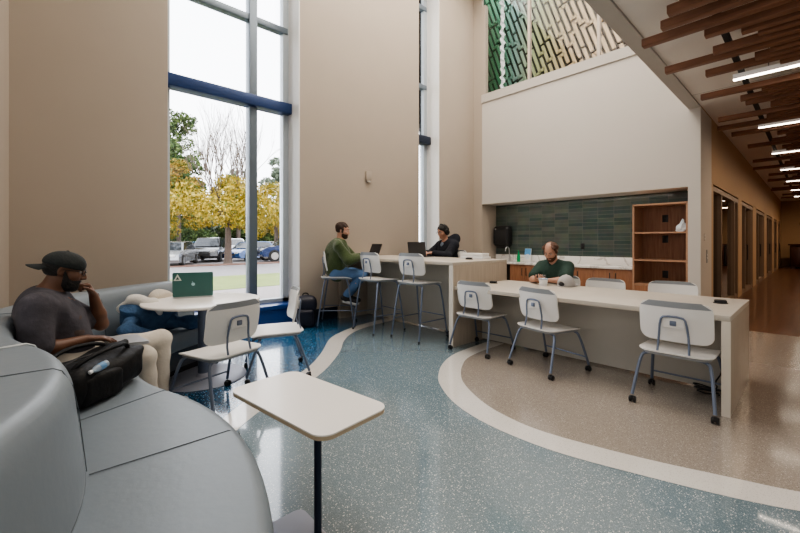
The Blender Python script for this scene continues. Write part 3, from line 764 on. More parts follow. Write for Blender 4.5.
def make_chair(label, hseat, casters, loc, rz, group):
    st = not casters
    t = thing('bar_stool' if st else 'caster_chair', label, 'stool' if st else 'chair', loc, rz, group)
    z = hseat
    shell(.50, .49, .10, z, .010, .014, .035).build('seat', M['chair_white'], t)
    sp = shell(.46, .45, .09, z - .016, .010, .022, .035).build('seat_pan', M['chair_grey'], t)
    zb = z + (.075 if casters else .09); zt = z + (.395 if casters else .385)
    bk, P = backpan(.49, zb, zt, -.175, .045, .050, .012)
    bk = bk.build('backrest', M['chair_white'], t)
    # grey lip along the top of the back
    c = MB(); N = 17
    rows = []
    for i in range(N):
        u = (-1 + 2 * i / (N - 1)) * .985
        a = P(u, .90, .0015); b2 = P(u, 1.0, .004); d2 = P(u, 1.0, -.016); e = P(u, .865, -.0135)
        rows.append([a, (b2[0], b2[1], b2[2] + .004), (d2[0], d2[1], d2[2] + .004), e])
    c.grid(rows, True, True); c.build('top_cap', M['chair_grey'], bk)
    bow = MB(); yb = -.205 + .055 * .0
    zm = zb + .20
    y_at = lambda zz: P(0, (zz - zb) / (zt - zb), -.013)[1] - .006
    bow.tube([(-.105, -.14, z - .03), (-.105, -.235, z - .03), (-.10, y_at(z + .09) - .02, z + .09), (-.085, y_at(zm) - .006, zm - .02), (-.06, y_at(zm) - .006, zm + .008),
              (.06, y_at(zm) - .006, zm + .008), (.085, y_at(zm) - .006, zm - .02), (.10, y_at(z + .09) - .02, z + .09), (.105, -.235, z - .03), (.105, -.14, z - .03)], .0085, 8, smooth=1)
    bw_ = bow.build('back_bow', M['blue_metal'], t)
    mp = MB(); mp.box((-.075, y_at(zm - .03) - .004, zm - .085), (.075, y_at(zm - .03) + .010, zm + .002), .012).build('mount_plate', M['chair_white'], bk)
    MB().box((-.022, y_at(zm - .03) - .016, zm - .065), (.022, y_at(zm - .03) - .002, zm - .025), .006).build('mount_button', M['blue_metal'], bk)
    fx, fy = .268, .285
    zf = .045 if casters else 0
    legs = []
    for sx in (-1, 1):
        for sy in (-1, 1):
            top = [(sx * .12, sy * .155, z - .042), (sx * .205, sy * .16, z - .045), (sx * .235, sy * .185, z - .085)]
            lg = MB().tube(top + [(sx * fx, sy * fy, zf + (.02 if casters else 0))], .0125 if casters else .0125, 8, smooth=2).build('leg', M['blue_metal'], t)
            if casters:
                for dx in (-.013, .013):
                    pass
                cw = MB()
                for dx in (-.015, .015):
                    cw.lathe([(0, -.009), (.021, -.009), (.025, -.005), (.025, .005), (.021, .009), (0, .009)], seg=16, mtx=Matrix.Translation((sx * fx + dx, sy * fy - sy * .008, .025)) @ Matrix.Rotation(R(90), 4, 'Y'))
                cw.box((sx * fx - .012, sy * fy - .016, .02), (sx * fx + .012, sy * fy + .014, .055), .006)
                cw.build('caster', M['black'], lg)
            else:
                MB().lathe([(.015, 0), (.016, .004), (.015, .03), (.0, .03)], c=(sx * fx, sy * fy, 0), seg=10).build('foot_glide', M['black'], lg)
    if casters:
        MB().tube([(-fx + .012, fy - .02, .14), (fx - .012, fy - .02, .14)], .008).build('stretcher', M['blue_metal'], t)
    else:
        q = .30; k = (z - .085 - q) / (z - .085)
        X = .235 + (.268 - .235) * k; Yq = .185 + (.285 - .185) * k
        for a, b3 in (((-X, Yq, q), (X, Yq, q)), ((-X, -Yq, q - .04), (-X, Yq, q - .04)), ((X, -Yq, q - .04), (X, Yq, q - .04))):
            MB().tube([a, b3], .008).build('foot_rail', M['blue_metal'], t)
    return t
G1 = 'white caster chairs around the tables'
A = make_chair('white caster chair tucked in at the free end of the long table, nearest the viewer', .45, True, (-.758, 3.845, 0), R(0), None)
dup(A, (-1.905, 3.885, 0), R(-14), 'white caster chair on the near side of the long table opposite the man in green')
dup(A, (-2.785, 3.945, 0), R(1), 'white caster chair on the near side of the long table beside the bar end panel')
dup(A, (-1.85, 5.13, 0), R(176), 'white caster chair on the far side of the long table next to the grey cap')
dup(A, (-1.14, 5.33, 0), R(186), 'white caster chair on the far side of the long table in front of the bookcase')
dup(A, (-2.43, 5.22, 0), R(180), 'white caster chair hidden under the seated man in the green polo')
dup(A, (-3.315, 1.065, 0), R(108), 'white caster chair with its back to the grey side table, at the round table')
dup(A, (-3.70, 1.72, 0), R(160), 'white caster chair on the window side of the round table, seen in profile')
S = make_chair('white bar stool at the bar, the one nearest the bar end panel', .78, False, (-3.75, 3.84, 0), R(0), None)
dup(S, (-4.47, 3.70, 0), R(-4), 'empty white bar stool standing right beside the man in the green jacket')
dup(S, (-5.22, 3.46, 0), R(-39), 'white bar stool carrying the man in the green fleece jacket')
dup(S, (-4.60, 5.53, 0), R(180), 'white bar stool on the far side of the bar under the person in black')

# ================================================================== CURVED BENCH
C1 = Vector((-1.914, -1.357)); RA = 1.48
JA = R(110)
RC = 1.94
C2 = C1 + (RA + RC) * Vector((math.cos(JA), math.sin(JA)))
def bench(conc, a0, a1, label, seams):
    c = C2 if conc else C1
    def pt(a, off, z):
        r = RC - off if conc else RA + off
        return (c.x + r * math.cos(a), c.y + r * math.sin(a), z)
    am = (a0 + a1) / 2
    org = pt(am, .2, 0)
    t = thing('curved_bench', label, 'bench', (org[0], org[1], 0))
    L = lambda p: (p[0] - org[0], p[1] - org[1], p[2])
    n = max(10, int(abs(a1 - a0) / R(3)))
    AA = [a0 + (a1 - a0) * i / n for i in range(n + 1)]
    def rp(pts, r, k=5):     # round the corners of a closed profile
        out = []; m = len(pts)
        for i in range(m):
            p = Vector(pts[i]); a = Vector(pts[i - 1]) - p; b = Vector(pts[(i + 1) % m]) - p
            rr = min(r[i], a.length * .48, b.length * .48)
            s = p + a.normalized() * rr; e = p + b.normalized() * rr
            for q in range(k + 1):
                u = q / k; out.append((1 - u) ** 2 * s + 2 * u * (1 - u) * p + u * u * e)
        return out
    def sweep(prof, r, name, m, par, aa=AA):
        P = rp(prof, r); b = MB()
        b.grid([[L(pt(a, q[0], q[1])) for q in P] for a in aa], True, True)
        return b.build(name, m, par, ang=50)
    seat = sweep([(-.04, .27), (.545, .27), (.56, .36), (.54, .452), (-.04, .44)], [.01, .03, .04, .05, .01], 'seat', M['vinyl'], t)
    sweep([(-.1, .09), (.50, .09), (.50, .27), (-.1, .27)], [.005] * 4, 'base', M['vinyl_dark'], t)
    sweep([(-.1, 0), (.44, 0), (.44, .09), (-.1, .09)], [.002] * 4, 'plinth', M['black_matte'], t)
    back = sweep([(-.005, .40), (-.045, .80), (-.085, .865), (-.27, .865), (-.31, .82), (-.31, .0), (-.1, .0)], [.02, .10, .06, .06, .05, .002, .002], 'backrest', M['vinyl'], t)
    for s in seams:
        b = MB()
        b.tube([L(pt(s, -.0, .4455)), L(pt(s, .25, .4485)), L(pt(s, .50, .4525)), L(pt(s, .545, .435)), L(pt(s, .558, .38)), L(pt(s, .556, .3))], .002, 6)
        b.build('seam', M['vinyl_seam'], seat)
        if s == R(64): continue
        b = MB()
        b.tube([L(pt(s, -.006, .46)), L(pt(s, -.030, .70)), L(pt(s, -.046, .79)), L(pt(s, -.075, .852)), L(pt(s, -.10, .866)), L(pt(s, -.25, .867)), L(pt(s, -.30, .84))], .0018, 6)
        b.build('seam', M['vinyl_seam'], back)
    b = MB(); b.tube([L(pt(a, -.012, .447)) for a in AA], .004, 6); b.build('piping', M['vinyl_seam'], seat)
    for s in (a0, a1):
        b = MB(); b.tube([L(pt(s, -.008, .46)), L(pt(s, -.044, .79)), L(pt(s, -.075, .853)), L(pt(s, -.10, .866)), L(pt(s, -.26, .867)), L(pt(s, -.308, .82))], .0045, 6)
        b.build('piping', M['vinyl_pipe'], back)
    return t
bench(False, R(109.8), R(40), 'nearest convex grey vinyl bench section in the left foreground', [R(87.7), R(64)])
bench(True, R(-70.2), R(-163), 'concave grey vinyl bench section behind the round table, holding the man in the cap', [R(-101), R(-132)])

# ================================================================== TABLES BY THE BENCH
rt = thing('round_table', 'round white pedestal table with a green laptop on it', 'table', (-4.06, 1.14, 0))
MB().lathe([(0, .73), (.50, .73), (.515, .737), (.52, .748), (.515, .757), (.505, .76), (0, .76)], seg=64).build('tabletop', M['table_white'], rt)
MB().lathe([(.05, .05), (.05, .72), (.14, .73), (0, .73)], seg=20).build('pedestal', M['blue_metal'], rt)
MB().lathe([(.0, 0), (.385, 0), (.39, .006), (.38, .014), (.07, .02), (.05, .05), (0, .05)], seg=48).build('base_disc', M['base_plate'], rt)
stt = thing('side_table', 'low white pull up side table on a navy post in the foreground', 'table', (-1.49, .885, 0))
ax_ = math.atan2(.095, .80)
top = [(x, y) for x, y in rrect(.83, .43, .075, 8)]
T = Matrix.Translation((-1.83 + 1.49, 1.01 - .885, 0)) @ Matrix.Rotation(ax_, 4, 'Z')
MB().prism(top, .4935, .50).xf(T).build('tabletop', M['table_white'], stt)
MB().prism([(x * .998, y * .998) for x, y in top], .476, .4935).xf(T).build('edge_band', M['ply_edge'], stt)
MB().tube([(0, 0, .02), (0, 0, .476)], .0165, 16).build('post', M['post'], stt)
MB().lathe([(.035, .010), (.035, .018), (.02, .03), (0, .03)], seg=20).build('collar', M['alu'], stt)
MB().prism(rrect(.40, .34, .04, 6, (-.03, -.125)), 0, .012).build('base_plate', M['base_plate'], stt)

# ================================================================== LAPTOPS
def laptop(name, label, loc, rz, w, d, ang, shell_m, body='alu'):
    """user sits on the local -Y side; hinge at +Y"""
    t = thing('laptop', label, 'laptop', loc, rz)
    MB().prism(rrect(w, d, .012, 4), 0, .014).build('laptop_base', M[body], t)
    MB().box((-w * .43, -d * .02, .014), (w * .43, d * .42, .0155)).build('keyboard', M['keys'], t, smooth=False)
    MB().box((-w * .16, -d * .44, .014), (w * .16, -d * .1, .0148)).build('touchpad', M['alu'], t, smooth=False)
    H = Matrix.Translation((0, d / 2 - .004, .014)) @ Matrix.Rotation(R(90 - ang), 4, 'X')
    lid = MB().prism(rrect(w, d * .98, .012, 4), -.004, .004).xf(H @ Matrix.Rotation(R(90), 4, 'X') @ Matrix.Translation((0, d * .49, 0))).build('laptop_lid', M[shell_m], t)
    MB().box((-w * .47, -.0055, d * .04), (w * .47, -.0042, d * .94), mtx=H).build('screen', M['screen'], lid, smooth=False)
    return t, lid, H
t, lid, H = laptop('laptop', 'green laptop with a triangle sticker open on the round table', (-4.365, 1.135, .76), R(-108), .36, .25, 97, 'lap_green')
# emblem and sticker on the outer face (y = +.004 in lid space, x mirrored for the viewer)
b = MB()
b.ball((0, .0045, .125), .017, 2, (1, .10, 1)); b.ball((.006, .0045, .149), .006, 1, (.6, .1, 1.0))
b.xf(H).build('lid_emblem', M['logo'], lid)
b = MB()
tri = [(.10, .165), (.17, .165), (.135, .232)]
v0 = [b.bm.verts.new((x, .0052, z)) for x, z in tri]; b.bm.faces.new(v0)
b.xf(H).build('triangle_sticker', M['sticker'], lid, smooth=False)
b = MB(); b.poly([(x, .0058, z) for x, z in [(.119, .176), (.151, .176), (.135, .206)]]); b.xf(H).build('sticker_print', M['sticker_dark'], lid, smooth=False)
laptop('laptop', 'open dark laptop on the bar in front of the man in green fleece', (-5.16, 4.02, 1.065), R(-8), .33, .23, 112, 'lap_black', 'alu')
laptop('laptop', 'black laptop on the bar in front of the person wearing headphones', (-4.64, 4.80, 1.065), R(190), .36, .25, 100, 'lap_black', 'lap_black')
laptop('laptop', 'slim closed silver laptop on the lap of the man in the cap', (-3.30, .42, .612), R(6), .30, .21, 4, 'alu', 'alu')

# ================================================================== PEOPLE
def unit(v): v = np.array(v, float); return v / max(np.linalg.norm(v), 1e-9)
def rodr(v, axis, a):
    return np.array(Matrix.Rotation(a, 3, Vector(axis)) @ Vector(v))
def hand(w, f, n, side, curl=(.5, .5, .4), thumb=.6, s=1.0, spread=.05):
    """w wrist, f forward, n palm normal, side = direction of the thumb"""
    f = unit(f); n = unit(np.array(n) - f * np.dot(n, f)); sd = unit(np.cross(f, n))
    if np.dot(sd, side) < 0: sd = -sd
    P = []
    w = np.array(w, float)
    offs = (.031, .011, -.010, -.029); lens = (.076, .086, .080, .062)
    for i, (o_, l) in enumerate(zip(offs, lens)):
        kn = w + f * (.088 - .004 * abs(i - 1)) * s + sd * o_ * s
        P.append(cap(w + sd * o_ * .6 * s + f * .012, kn, .016 * s, .0125 * s, .010))
        d = unit(f + sd * spread * (1.5 - i)); p = kn; r = .0098
        axis = np.cross(d, n)
        for j, q in enumerate((.45, .32, .23)):
            d = rodr(d, unit(axis), curl[j] * (1 + .08 * i))
            e = p + d * l * q * s
            P.append(cap(p, e, r * s, (r - .001) * s, .003)); p = e; r -= .001
    p = w + f * .025 * s + sd * .026 * s
    d = unit(f * .75 + sd * .65 + n * .25)
    a = p + d * .038 * s; P.append(cap(w + f * .015 * s + sd * .01 * s, a, .017 * s, .0125 * s, .008))
    d2 = unit(d + f * .6 * thumb + n * .5 * thumb); b = a + d2 * .032 * s; P.append(cap(a, b, .0115 * s, .010 * s, .004))
    d3 = unit(d2 + n * .3 * thumb); P.append(cap(b, b + d3 * .025 * s, .010 * s, .0085 * s, .004))
    return P
def headprims(s=1.0, wide=1.0):
    e = [ell((0, -.012, .035), (.076 * wide, .097, .092), k=.02), ell((0, .022, -.04), (.060 * wide, .070, .078), k=.03),
         ell((0, .060, -.098), (.026, .022, .020), k=.03), cap((0, .088, .022), (0, .110, -.028), .0085, .0125, .014),
         ell((.013, .096, -.033), (.011, .012, .009), k=.008), ell((-.013, .096, -.033), (.011, .012, .009), k=.008),
         cap((-.045, .068, .030), (-.012, .084, .026), .010, .011, .015), cap((.045, .068, .030), (.012, .084, .026), .010, .011, .015),
         ell((.044, .055, -.022), (.024, .026, .022), k=.03), ell((-.044, .055, -.022), (.024, .026, .022), k=.03),
         cut(ell((.032, .092, .008), (.017, .014, .011), k=.012)), cut(ell((-.032, .092, .008), (.017, .014, .011), k=.012)),
         cap((-.020, .086, -.062), (.020, .086, -.062), .007, k=.008), cap((-.016, .085, -.073), (.016, .085, -.073), .008, k=.008),
         cut(cap((-.02, .096, -.0675), (.02, .096, -.0675), .003, k=.004))]
    for q in (-1, 1):
        e += [ell((q * .077 * wide, -.012, -.002), (.010, .020, .031), rotm(0, 0, q * .35), k=.008), cut(ell((q * .086 * wide, -.006, .0), (.006, .010, .016), rotm(0, 0, q * .35), k=.005))]
    return e
class Person:
    def __init__(s, label, loc, rz, vox, J, skin, hands, wide=1.0, size=1.0, neck=.055, head_s=1.0):
        s.t = thing('person', label, 'person', loc, rz); s.J = J; s.vox = vox
        hp = np.array(J['head'], float)
        s.Hm = rotm(-J.get('pitch', 0), J.get('roll', 0), J.get('yaw', 0)) * head_s; s.hp = hp
        P = []
        pv, ch, nk = (np.array(J[k], float) for k in ('pelvis', 'chest', 'neck'))
        sh = {q: np.array(J['sh' + q], float) for q in 'RL'}
        P += [ell(pv, (.155 * size, .115, .12), k=.05), cap(pv, ch, .125 * size, .135 * size, .05), ell(ch, (.165 * size, .115, .17), k=.05)]
        P += [cap((sh['R'] + ch) / 2 + np.array([0, 0, .04]), (sh['L'] + ch) / 2 + np.array([0, 0, .04]), .085, k=.05)]
        P += [cap(nk - np.array([0, 0, .04]), hp + s.Hm @ np.array([0, -.025, -.07]), neck + .006, neck, .03)]
        P += [cap(nk - np.array([0, .0, .02]), sh['R'] + np.array([0, 0, .01]), .055, .05, .04), cap(nk - np.array([0, .0, .02]), sh['L'] + np.array([0, 0, .01]), .055, .05, .04)]
        for q in 'RL':
            e, w = np.array(J['el' + q], float), np.array(J['wr' + q], float)
            P += [cap(sh[q], e, .056 * size, .042, .03), cap(e, e + (w - e) * .35, .042, .043, .02), cap(e + (w - e) * .35, w, .043, .027, .02)]
            hd = hands[q]; P += hand(w, *hd)
            hip = pv + np.array([(.09 if q == 'R' else -.09), .02, -.01]); kn, an = np.array(J['kn' + q], float), np.array(J['an' + q], float)
            P += [cap(hip, kn, .086 * size, .058, .04), cap(kn, kn + (an - kn) * .35, .056, .057, .03), cap(kn + (an - kn) * .35, an, .057, .036, .03)]
            fd = np.array(J.get('ft' + q, (0, 1, -.1)), float); P += [cap(an + np.array([0, 0, -.03]), an + unit(fd) * .16 + np.array([0, 0, -.042]), .032, .024, .02)]
        for p in headprims(wide=wide): P.append(s.hx(p))
        s.body = sdf_mesh('body', P, vox, skin, s.t)
        s.face_parts()
    def hx(s, p):
        sc = np.linalg.norm(s.Hm[:, 0]); Rm = s.Hm / sc
        def scl(p):
            if p[0] == '-': return ('-',) + scl(p[1:])
            if p[0] == 'c': return ('c', p[1] * sc, p[2] * sc, p[3] * sc, p[4] * sc, p[5])
            return (p[0], p[1] * sc, p[2] * sc, p[3], p[4] * sc, p[5])
        return xprim(scl(p), Rm, s.hp)
    def M4(s): return Matrix.Translation(Vector(s.hp)) @ Matrix(s.Hm.tolist()).to_4x4()
    def face_parts(s):
        for q in (-1, 1):
            e = MB().ball((q * .032, .0765, .007), .0115, 2).xf(s.M4()).build('eye', M['eye'], s.body)
            MB().ball((q * .031, .0828, .005), .0065, 2).xf(s.M4()).build('iris', M['iris'], s.body)
    def wear(s, name, prims, m, noise=0, ns=9, head=False, vox=None, seed=1):
        if head: prims = [s.hx(p) for p in prims]
        return sdf_mesh(name, prims, vox or s.vox, m, s.t, noise, ns, seed)
    def brows(s, m):
        b = MB()
        for q in (-1, 1): b.tube([(q * .014, .0925, .030), (q * .032, .091, .036), (q * .05, .078, .030)], [.004, .0048, .003], 6)
        b.xf(s.M4()).build('eyebrows', m, s.body)
    def lips(s, m):
        b = MB(); b.ball((0, .0895, -.062), .0085, 2, (2.3, .7, .6)); b.ball((0, .089, -.073), .009, 2, (2.0, .75, .7)); b.xf(s.M4()).build('lips', m, s.body)
    def shirt(s, m, sl=(1, 1), hem=.0, extra=(), grow=.014, size=1.0, noise=.006, name='shirt', wrist=False, seed=1):
        J = s.J; g = grow
        pv, ch, nk = (np.array(J[k], float) for k in ('pelvis', 'chest', 'neck'))
        P = [cap(pv + np.array([0, 0, .03 + hem]), ch, .148 * size + g, .145 * size + g, .05), ell(ch, (.17 * size + g, .118 + g, .175 + g), k=.05)]
        sh = {q: np.array(J['sh' + q], float) for q in 'RL'}
        P += [cap((sh['R'] + ch) / 2 + np.array([0, 0, .04]), (sh['L'] + ch) / 2 + np.array([0, 0, .04]), .088 + g, k=.05)]
        for i, q in enumerate('RL'):
            P += [cap(nk + (sh[q] - nk) * .25 - np.array([0, 0, .03]), sh[q], .058 + g, .052 + g, .04)]
            e, w = np.array(J['el' + q], float), np.array(J['wr' + q], float)
            if sl[i] <= 1: P += [cap(sh[q], sh[q] + (e - sh[q]) * sl[i], .058 * size + g, .054 + g * 1.5, .03)]
            else: P += [cap(sh[q], e, .058 * size + g, .050 + g, .03), cap(e, e + (w - e) * (sl[i] - 1), .048 + g, .036 + g, .02)]
        P += list(extra)
        P.append(cut(cap(nk + np.array([0, .05, .03]), nk + np.array([0, .03, .12]), .062, .075, .01)))
        return sdf_mesh(name, P, s.vox, m, s.t, noise, 14, seed)
    def pants(s, m, g=.012, noise=.005, size=1.0):
        J = s.J; pv = np.array(J['pelvis'], float)
        P = [ell(pv + np.array([0, 0, -.005]), (.16 * size + g, .12 + g, .125 + g), k=.05)]
        for q in 'RL':
            hip = pv + np.array([(.09 if q == 'R' else -.09), .02, -.01]); kn, an = np.array(J['kn' + q], float), np.array(J['an' + q], float)
            P += [cap(hip, kn, .090 * size + g, .062 + g, .04), cap(kn, kn + (an - kn) * .92, .060 + g, .046 + g, .03)]
        return sdf_mesh('trousers', P, s.vox, m, s.t, noise, 17, 5)
    def shoes(s, m):
        for q in 'RL':
            an = np.array(s.J['an' + q], float); fd = unit(s.J.get('ft' + q, (0, 1, -.1)))
            o = sdf_mesh('shoe', [cap(an + np.array([0, 0, -.035]) - fd * .04, an + fd * .17 + np.array([0, 0, -.045]), .048, .040, .02), cap(an + np.array([0, 0, .01]), an + np.array([0, 0, -.04]), .050, .052, .02)], s.vox, m, s.t)
            lo = an + np.array([0, 0, -.078])
            MB().tube([lo - fd * .05, lo + fd * .06, lo + fd * .18 + np.array([0, 0, -.004])], [.036, .04, .034], 10).build('sole', M['shoe_sole'], o)

# ---- man in the backward cap on the bench
ORG = (-3.30, .06)
J1 = dict(pelvis=(0, .0, .56), chest=(0, -.055, .83), neck=(0, -.06, 1.0), head=(.0, .035, 1.132), pitch=.22, yaw=-.10,
          shR=(.195, -.085, .935), shL=(-.175, -.04, .935), elR=(.225, -.10, .675), wrR=(.13, .14, .70), elL=(-.10, .23, .745), wrL=(-.045, .185, .955),
          knR=(.05, .46, .50), knL=(-.24, .62, .54), anR=(.06, .495, .09), anL=(-.18, .60, .09))
H1 = dict(R=((.05, 1, -.10), (0, -.1, -1), (-1, .2, 0), (.25, .3, .25), .4), L=((.15, -.45, 1), (.2, -1, -.3), (1, .3, .2), (1.0, 1.2, .8), .9))
p1 = Person('man in backward charcoal cap, grey tee and off-white trousers, thinking on the bench', (ORG[0], ORG[1], 0), 0, .0065, J1, M['skin_dark'], H1, size=1.0, neck=.060)
p1.shirt(M['tee'], (.80, .80), .03, size=1.02, grow=.016, noise=.011, extra=[cap((0, .05, .66), (0, .02, .80), .135, .125, .05)])
p1.pants(M['trousers'], .014, .0035, 1.0)
p1.shoes(M['shoe_sole'])
p1.brows(M['hair_black']); p1.lips(M['lips_dark'])
p1.wear('beard', [ell((0, .024, -.060), (.066, .074, .068), k=.02), ell((0, .062, -.099), (.032, .028, .026), k=.02), cap((-.022, .090, -.052), (.022, .090, -.052), .008, k=.01), cap((.07, .0, .0), (.06, .03, -.06), .012, .014), cap((-.07, .0, .0), (-.06, .03, -.06), .012, .014),
                  cut(ell((0, .10, -.0675), (.024, .022, .011), k=.006)), cut(rbx((0, .06, .03), (.048, .12, .075), .02, k=.01)), cut(rbx((0, -.09, -.05), (.2, .09, .2), .0, k=.01))], M['hair_black'], head=True)
p1.wear('hair', [ell((0, -.018, .025), (.081, .100, .088), k=.02), cut(rbx((0, .1, -.03), (.2, .12, .12), .0, k=.01)), cut(rbx((0, .0, -.13), (.2, .2, .09), 0, k=.01))], M['hair_black'], head=True)
capo = p1.wear('backward_cap', [ell((0, -.010, .048), (.092, .112, .080), k=.02), cut(rbx((0, 0, -.08), (.3, .3, .105), .0, rotm(-.10), k=.006))], M['cap'], .0, head=True)
b = MB(); rows = []
for j in range(7):
    v = j / 6; rows.append([(math.sin(a) * (.078 - .010 * v), -.075 - math.cos(a) * .03 - v * .085 * (math.cos(a * .85)), .030 - .020 * v - .014 * math.cos(a * 1.2) * 0 - .016 * (math.sin(a) ** 2)) for a in [(-1.35 + 2.7 * i / 14) for i in range(15)]])
rows2 = [[(x, y, z - .005) for x, y, z in r] for r in rows]
b.grid(rows + rows2[::-1], False); b.xf(p1.M4()).build('cap_brim', M['cap'], capo)
MB().ball((0, -.012, .129), .009, 1, (1, 1, .6)).xf(p1.M4()).build('cap_button', M['cap'], capo)
g = MB()
for q in (-1, 1):
    pts = [(q * .033 + .022 * math.cos(a), .104 - .012 * abs(math.cos(a)) * (1 if math.cos(a) * q > 0 else 0), .008 + .017 * math.sin(a)) for a in [2 * PI * i / 16 for i in range(17)]]
    g.tube(pts, .0022, 6, cap=False); g.tube([(q * .054, .092, .012), (q * .078, .05, .014), (q * .082, -.005, .012)], .0022, 6)
g.tube([(-.012, .108, .010), (0, .112, .013), (.012, .108, .010)], .0022, 6)
g.xf(p1.M4()).build('glasses', M['black'], p1.t)
b = MB(); b.tube([(.055, -.10, 1.02), (.07, -.03, 1.005), (.05, .05, .965), (0, .095, .93), (-.05, .06, .965), (-.075, -.02, 1.01), (-.05, -.10, 1.025)], .0025, 6, smooth=2); b.build('neck_chain', mat('copper_chain', (.3, .14, .07), .4, .6), p1.t)
sdf_mesh('shirt_print', [ell((.065, .07, .81), (.085, .055, .09), rotm(.25, 0, -.4), k=.02), ell((.085, .075, .73), (.06, .055, .06), k=.02)], .0065, M['tee_print'], p1.t, .006, 30, 8)

# ---- man in the green fleece on the bar stool
J2 = dict(pelvis=(0, -.02, .85), chest=(0, .0, 1.14), neck=(0, .04, 1.335), head=(0, .085, 1.50), pitch=.15, yaw=-.15,
          shR=(.19, .02, 1.26), shL=(-.19, .04, 1.26), elR=(.25, .20, 1.05), wrR=(.12, .42, 1.10), elL=(-.24, .22, 1.05), wrL=(-.06, .44, 1.10),
          knR=(.13, .40, .79), knL=(-.13, .42, .79), anR=(.10, .14, .46), anL=(-.08, .17, .45), ftR=(0, 1, -.25), ftL=(0, 1, -.25))
H2 = dict(R=((-.2, 1, -.05), (0, -.1, -1), (-1, .2, 0), (.3, .4, .3), .4), L=((.2, 1, -.05), (0, -.1, -1), (1, .2, 0), (.3, .4, .3), .4))
p2 = Person('man in olive green fleece jacket and blue jeans on a bar stool', (-5.22, 3.46, 0), R(-39), .010, J2, M['skin_light'], H2)
p2.shirt(M['fleece'], (1.55, 1.55), .0, grow=.030, size=1.08, noise=.018, name='fleece_jacket', extra=[cap((-.04, .0, 1.345), (.04, .0, 1.345), .055, k=.03), cap((.055, .03, 1.33), (.045, .09, 1.34), .03, k=.03), cap((-.055, .03, 1.33), (-.045, .09, 1.34), .03, k=.03)])
p2.wear('cuff', [cap((.203, .281, 1.068), (.130, .40, 1.095), .058, .045), cap((-.178, .299, 1.068), (-.075, .42, 1.095), .058, .045)], M['fleece_dark'])
p2.pants(M['jeans'], .014); p2.shoes(M['shoe'])
p2.brows(M['hair_brown']); p2.lips(M['lips'])
p2.wear('hair', [ell((0, -.022, .045), (.088, .108, .098), k=.02), cap((.072, .01, .03), (.072, .01, -.02), .014), cap((-.072, .01, .03), (-.072, .01, -.02), .014), cut(rbx((0, .13, -.04), (.2, .085, .10), .01, k=.015)), cut(rbx((0, 0, -.18), (.3, .3, .115), .0, k=.01))], M['hair_brown'], .006, 60, head=True, vox=.007)
p2.wear('beard', [ell((0, .024, -.062), (.066, .074, .066), k=.02), ell((0, .062, -.099), (.032, .028, .024), k=.02), cap((-.022, .090, -.052), (.022, .090, -.052), .008, k=.01), cut(ell((0, .10, -.0675), (.024, .022, .011), k=.006)), cut(rbx((0, .06, .03), (.048, .12, .075), .02, k=.01)), cut(rbx((0, -.09, -.05), (.2, .09, .2), .0, k=.01))], M['hair_brown'], head=True)

# ---- person in black with headphones behind the bar
J3 = dict(pelvis=(0, 0, .85), chest=(0, .05, 1.14), neck=(0, .09, 1.335), head=(0, .16, 1.505), pitch=.30, yaw=-.02,
          shR=(.18, .07, 1.26), shL=(-.18, .07, 1.26), elR=(.25, .26, 1.09), wrR=(.12, .45, 1.125), elL=(-.26, .24, 1.09), wrL=(-.03, .47, 1.125),
          knR=(.12, .36, .78), knL=(-.12, .36, .78), anR=(.1, .28, .40), anL=(-.1, .28, .40))
H3 = dict(R=((-.1, 1, -.1), (0, -.1, -1), (-1, .2, 0), (.35, .45, .3), .4), L=((.15, 1, -.1), (0, -.1, -1), (1, .2, 0), (.35, .45, .3), .4))
p3 = Person('person in black hoodie with headphones typing behind the bar', (-4.60, 5.50, 0), R(172), .010, J3, M['skin_mid'], H3, size=.94, neck=.048)
p3.shirt(M['hoodie'], (1.75, 1.75), -.04, grow=.026, size=1.05, noise=.013, name='hoodie', extra=[cap((-.09, -.03, 1.36), (.09, -.03, 1.36), .07, k=.05), ell((-.12, -.05, 1.375), (.085, .08, .085), k=.08)])
p3.wear('undershirt', [cap((0, .175, 1.14), (0, .155, 1.27), .04, .05)], M['grey_shirt'])
p3.pants(M['hoodie'], .012); p3.shoes(M['shoe'])
p3.brows(M['hair_black']); p3.lips(M['lips'])
p3.wear('hair', [ell((0, -.02, .045), (.087, .106, .094), k=.02), ell((0, -.085, -.02), (.06, .05, .07), k=.03), cap((.074, .01, .03), (.076, -.01, -.05), .016), cap((-.074, .01, .03), (-.076, -.01, -.05), .016), cut(ell((0, .12, -.005), (.075, .07, .085), k=.015)), cut(rbx((0, .09, -.06), (.062, .10, .10), .02, k=.01))], M['hair_black'], .004, 60, head=True, vox=.007)
hb = MB()
hb.tube([(math.cos(a) * .094, -.005, .035 + math.sin(a) * .112) for a in [PI * i / 16 for i in range(17)]], .009, 8)
for q in (-1, 1): hb.lathe([(0, -.02), (.034, -.02), (.042, -.008), (.042, .01), (.03, .022), (0, .022)], seg=18, mtx=Matrix.Translation((q * .096, -.008, .0)) @ Matrix.Rotation(R(90), 4, 'Y'))
hb.xf(p3.M4()).build('headphones', M['black'], p3.t)
gg = MB()
for q in (-1, 1):
    gg.tube([(q * .033 + .024 * math.cos(a), .105, .008 + .018 * math.sin(a)) for a in [2 * PI * i / 14 for i in range(15)]], .002, 6, cap=False); gg.tube([(q * .056, .098, .012), (q * .08, .0, .012)], .002, 6)
gg.tube([(-.01, .107, .010), (.01, .107, .010)], .002, 6)
gg.xf(p3.M4()).build('glasses', M['black'], p3.t)

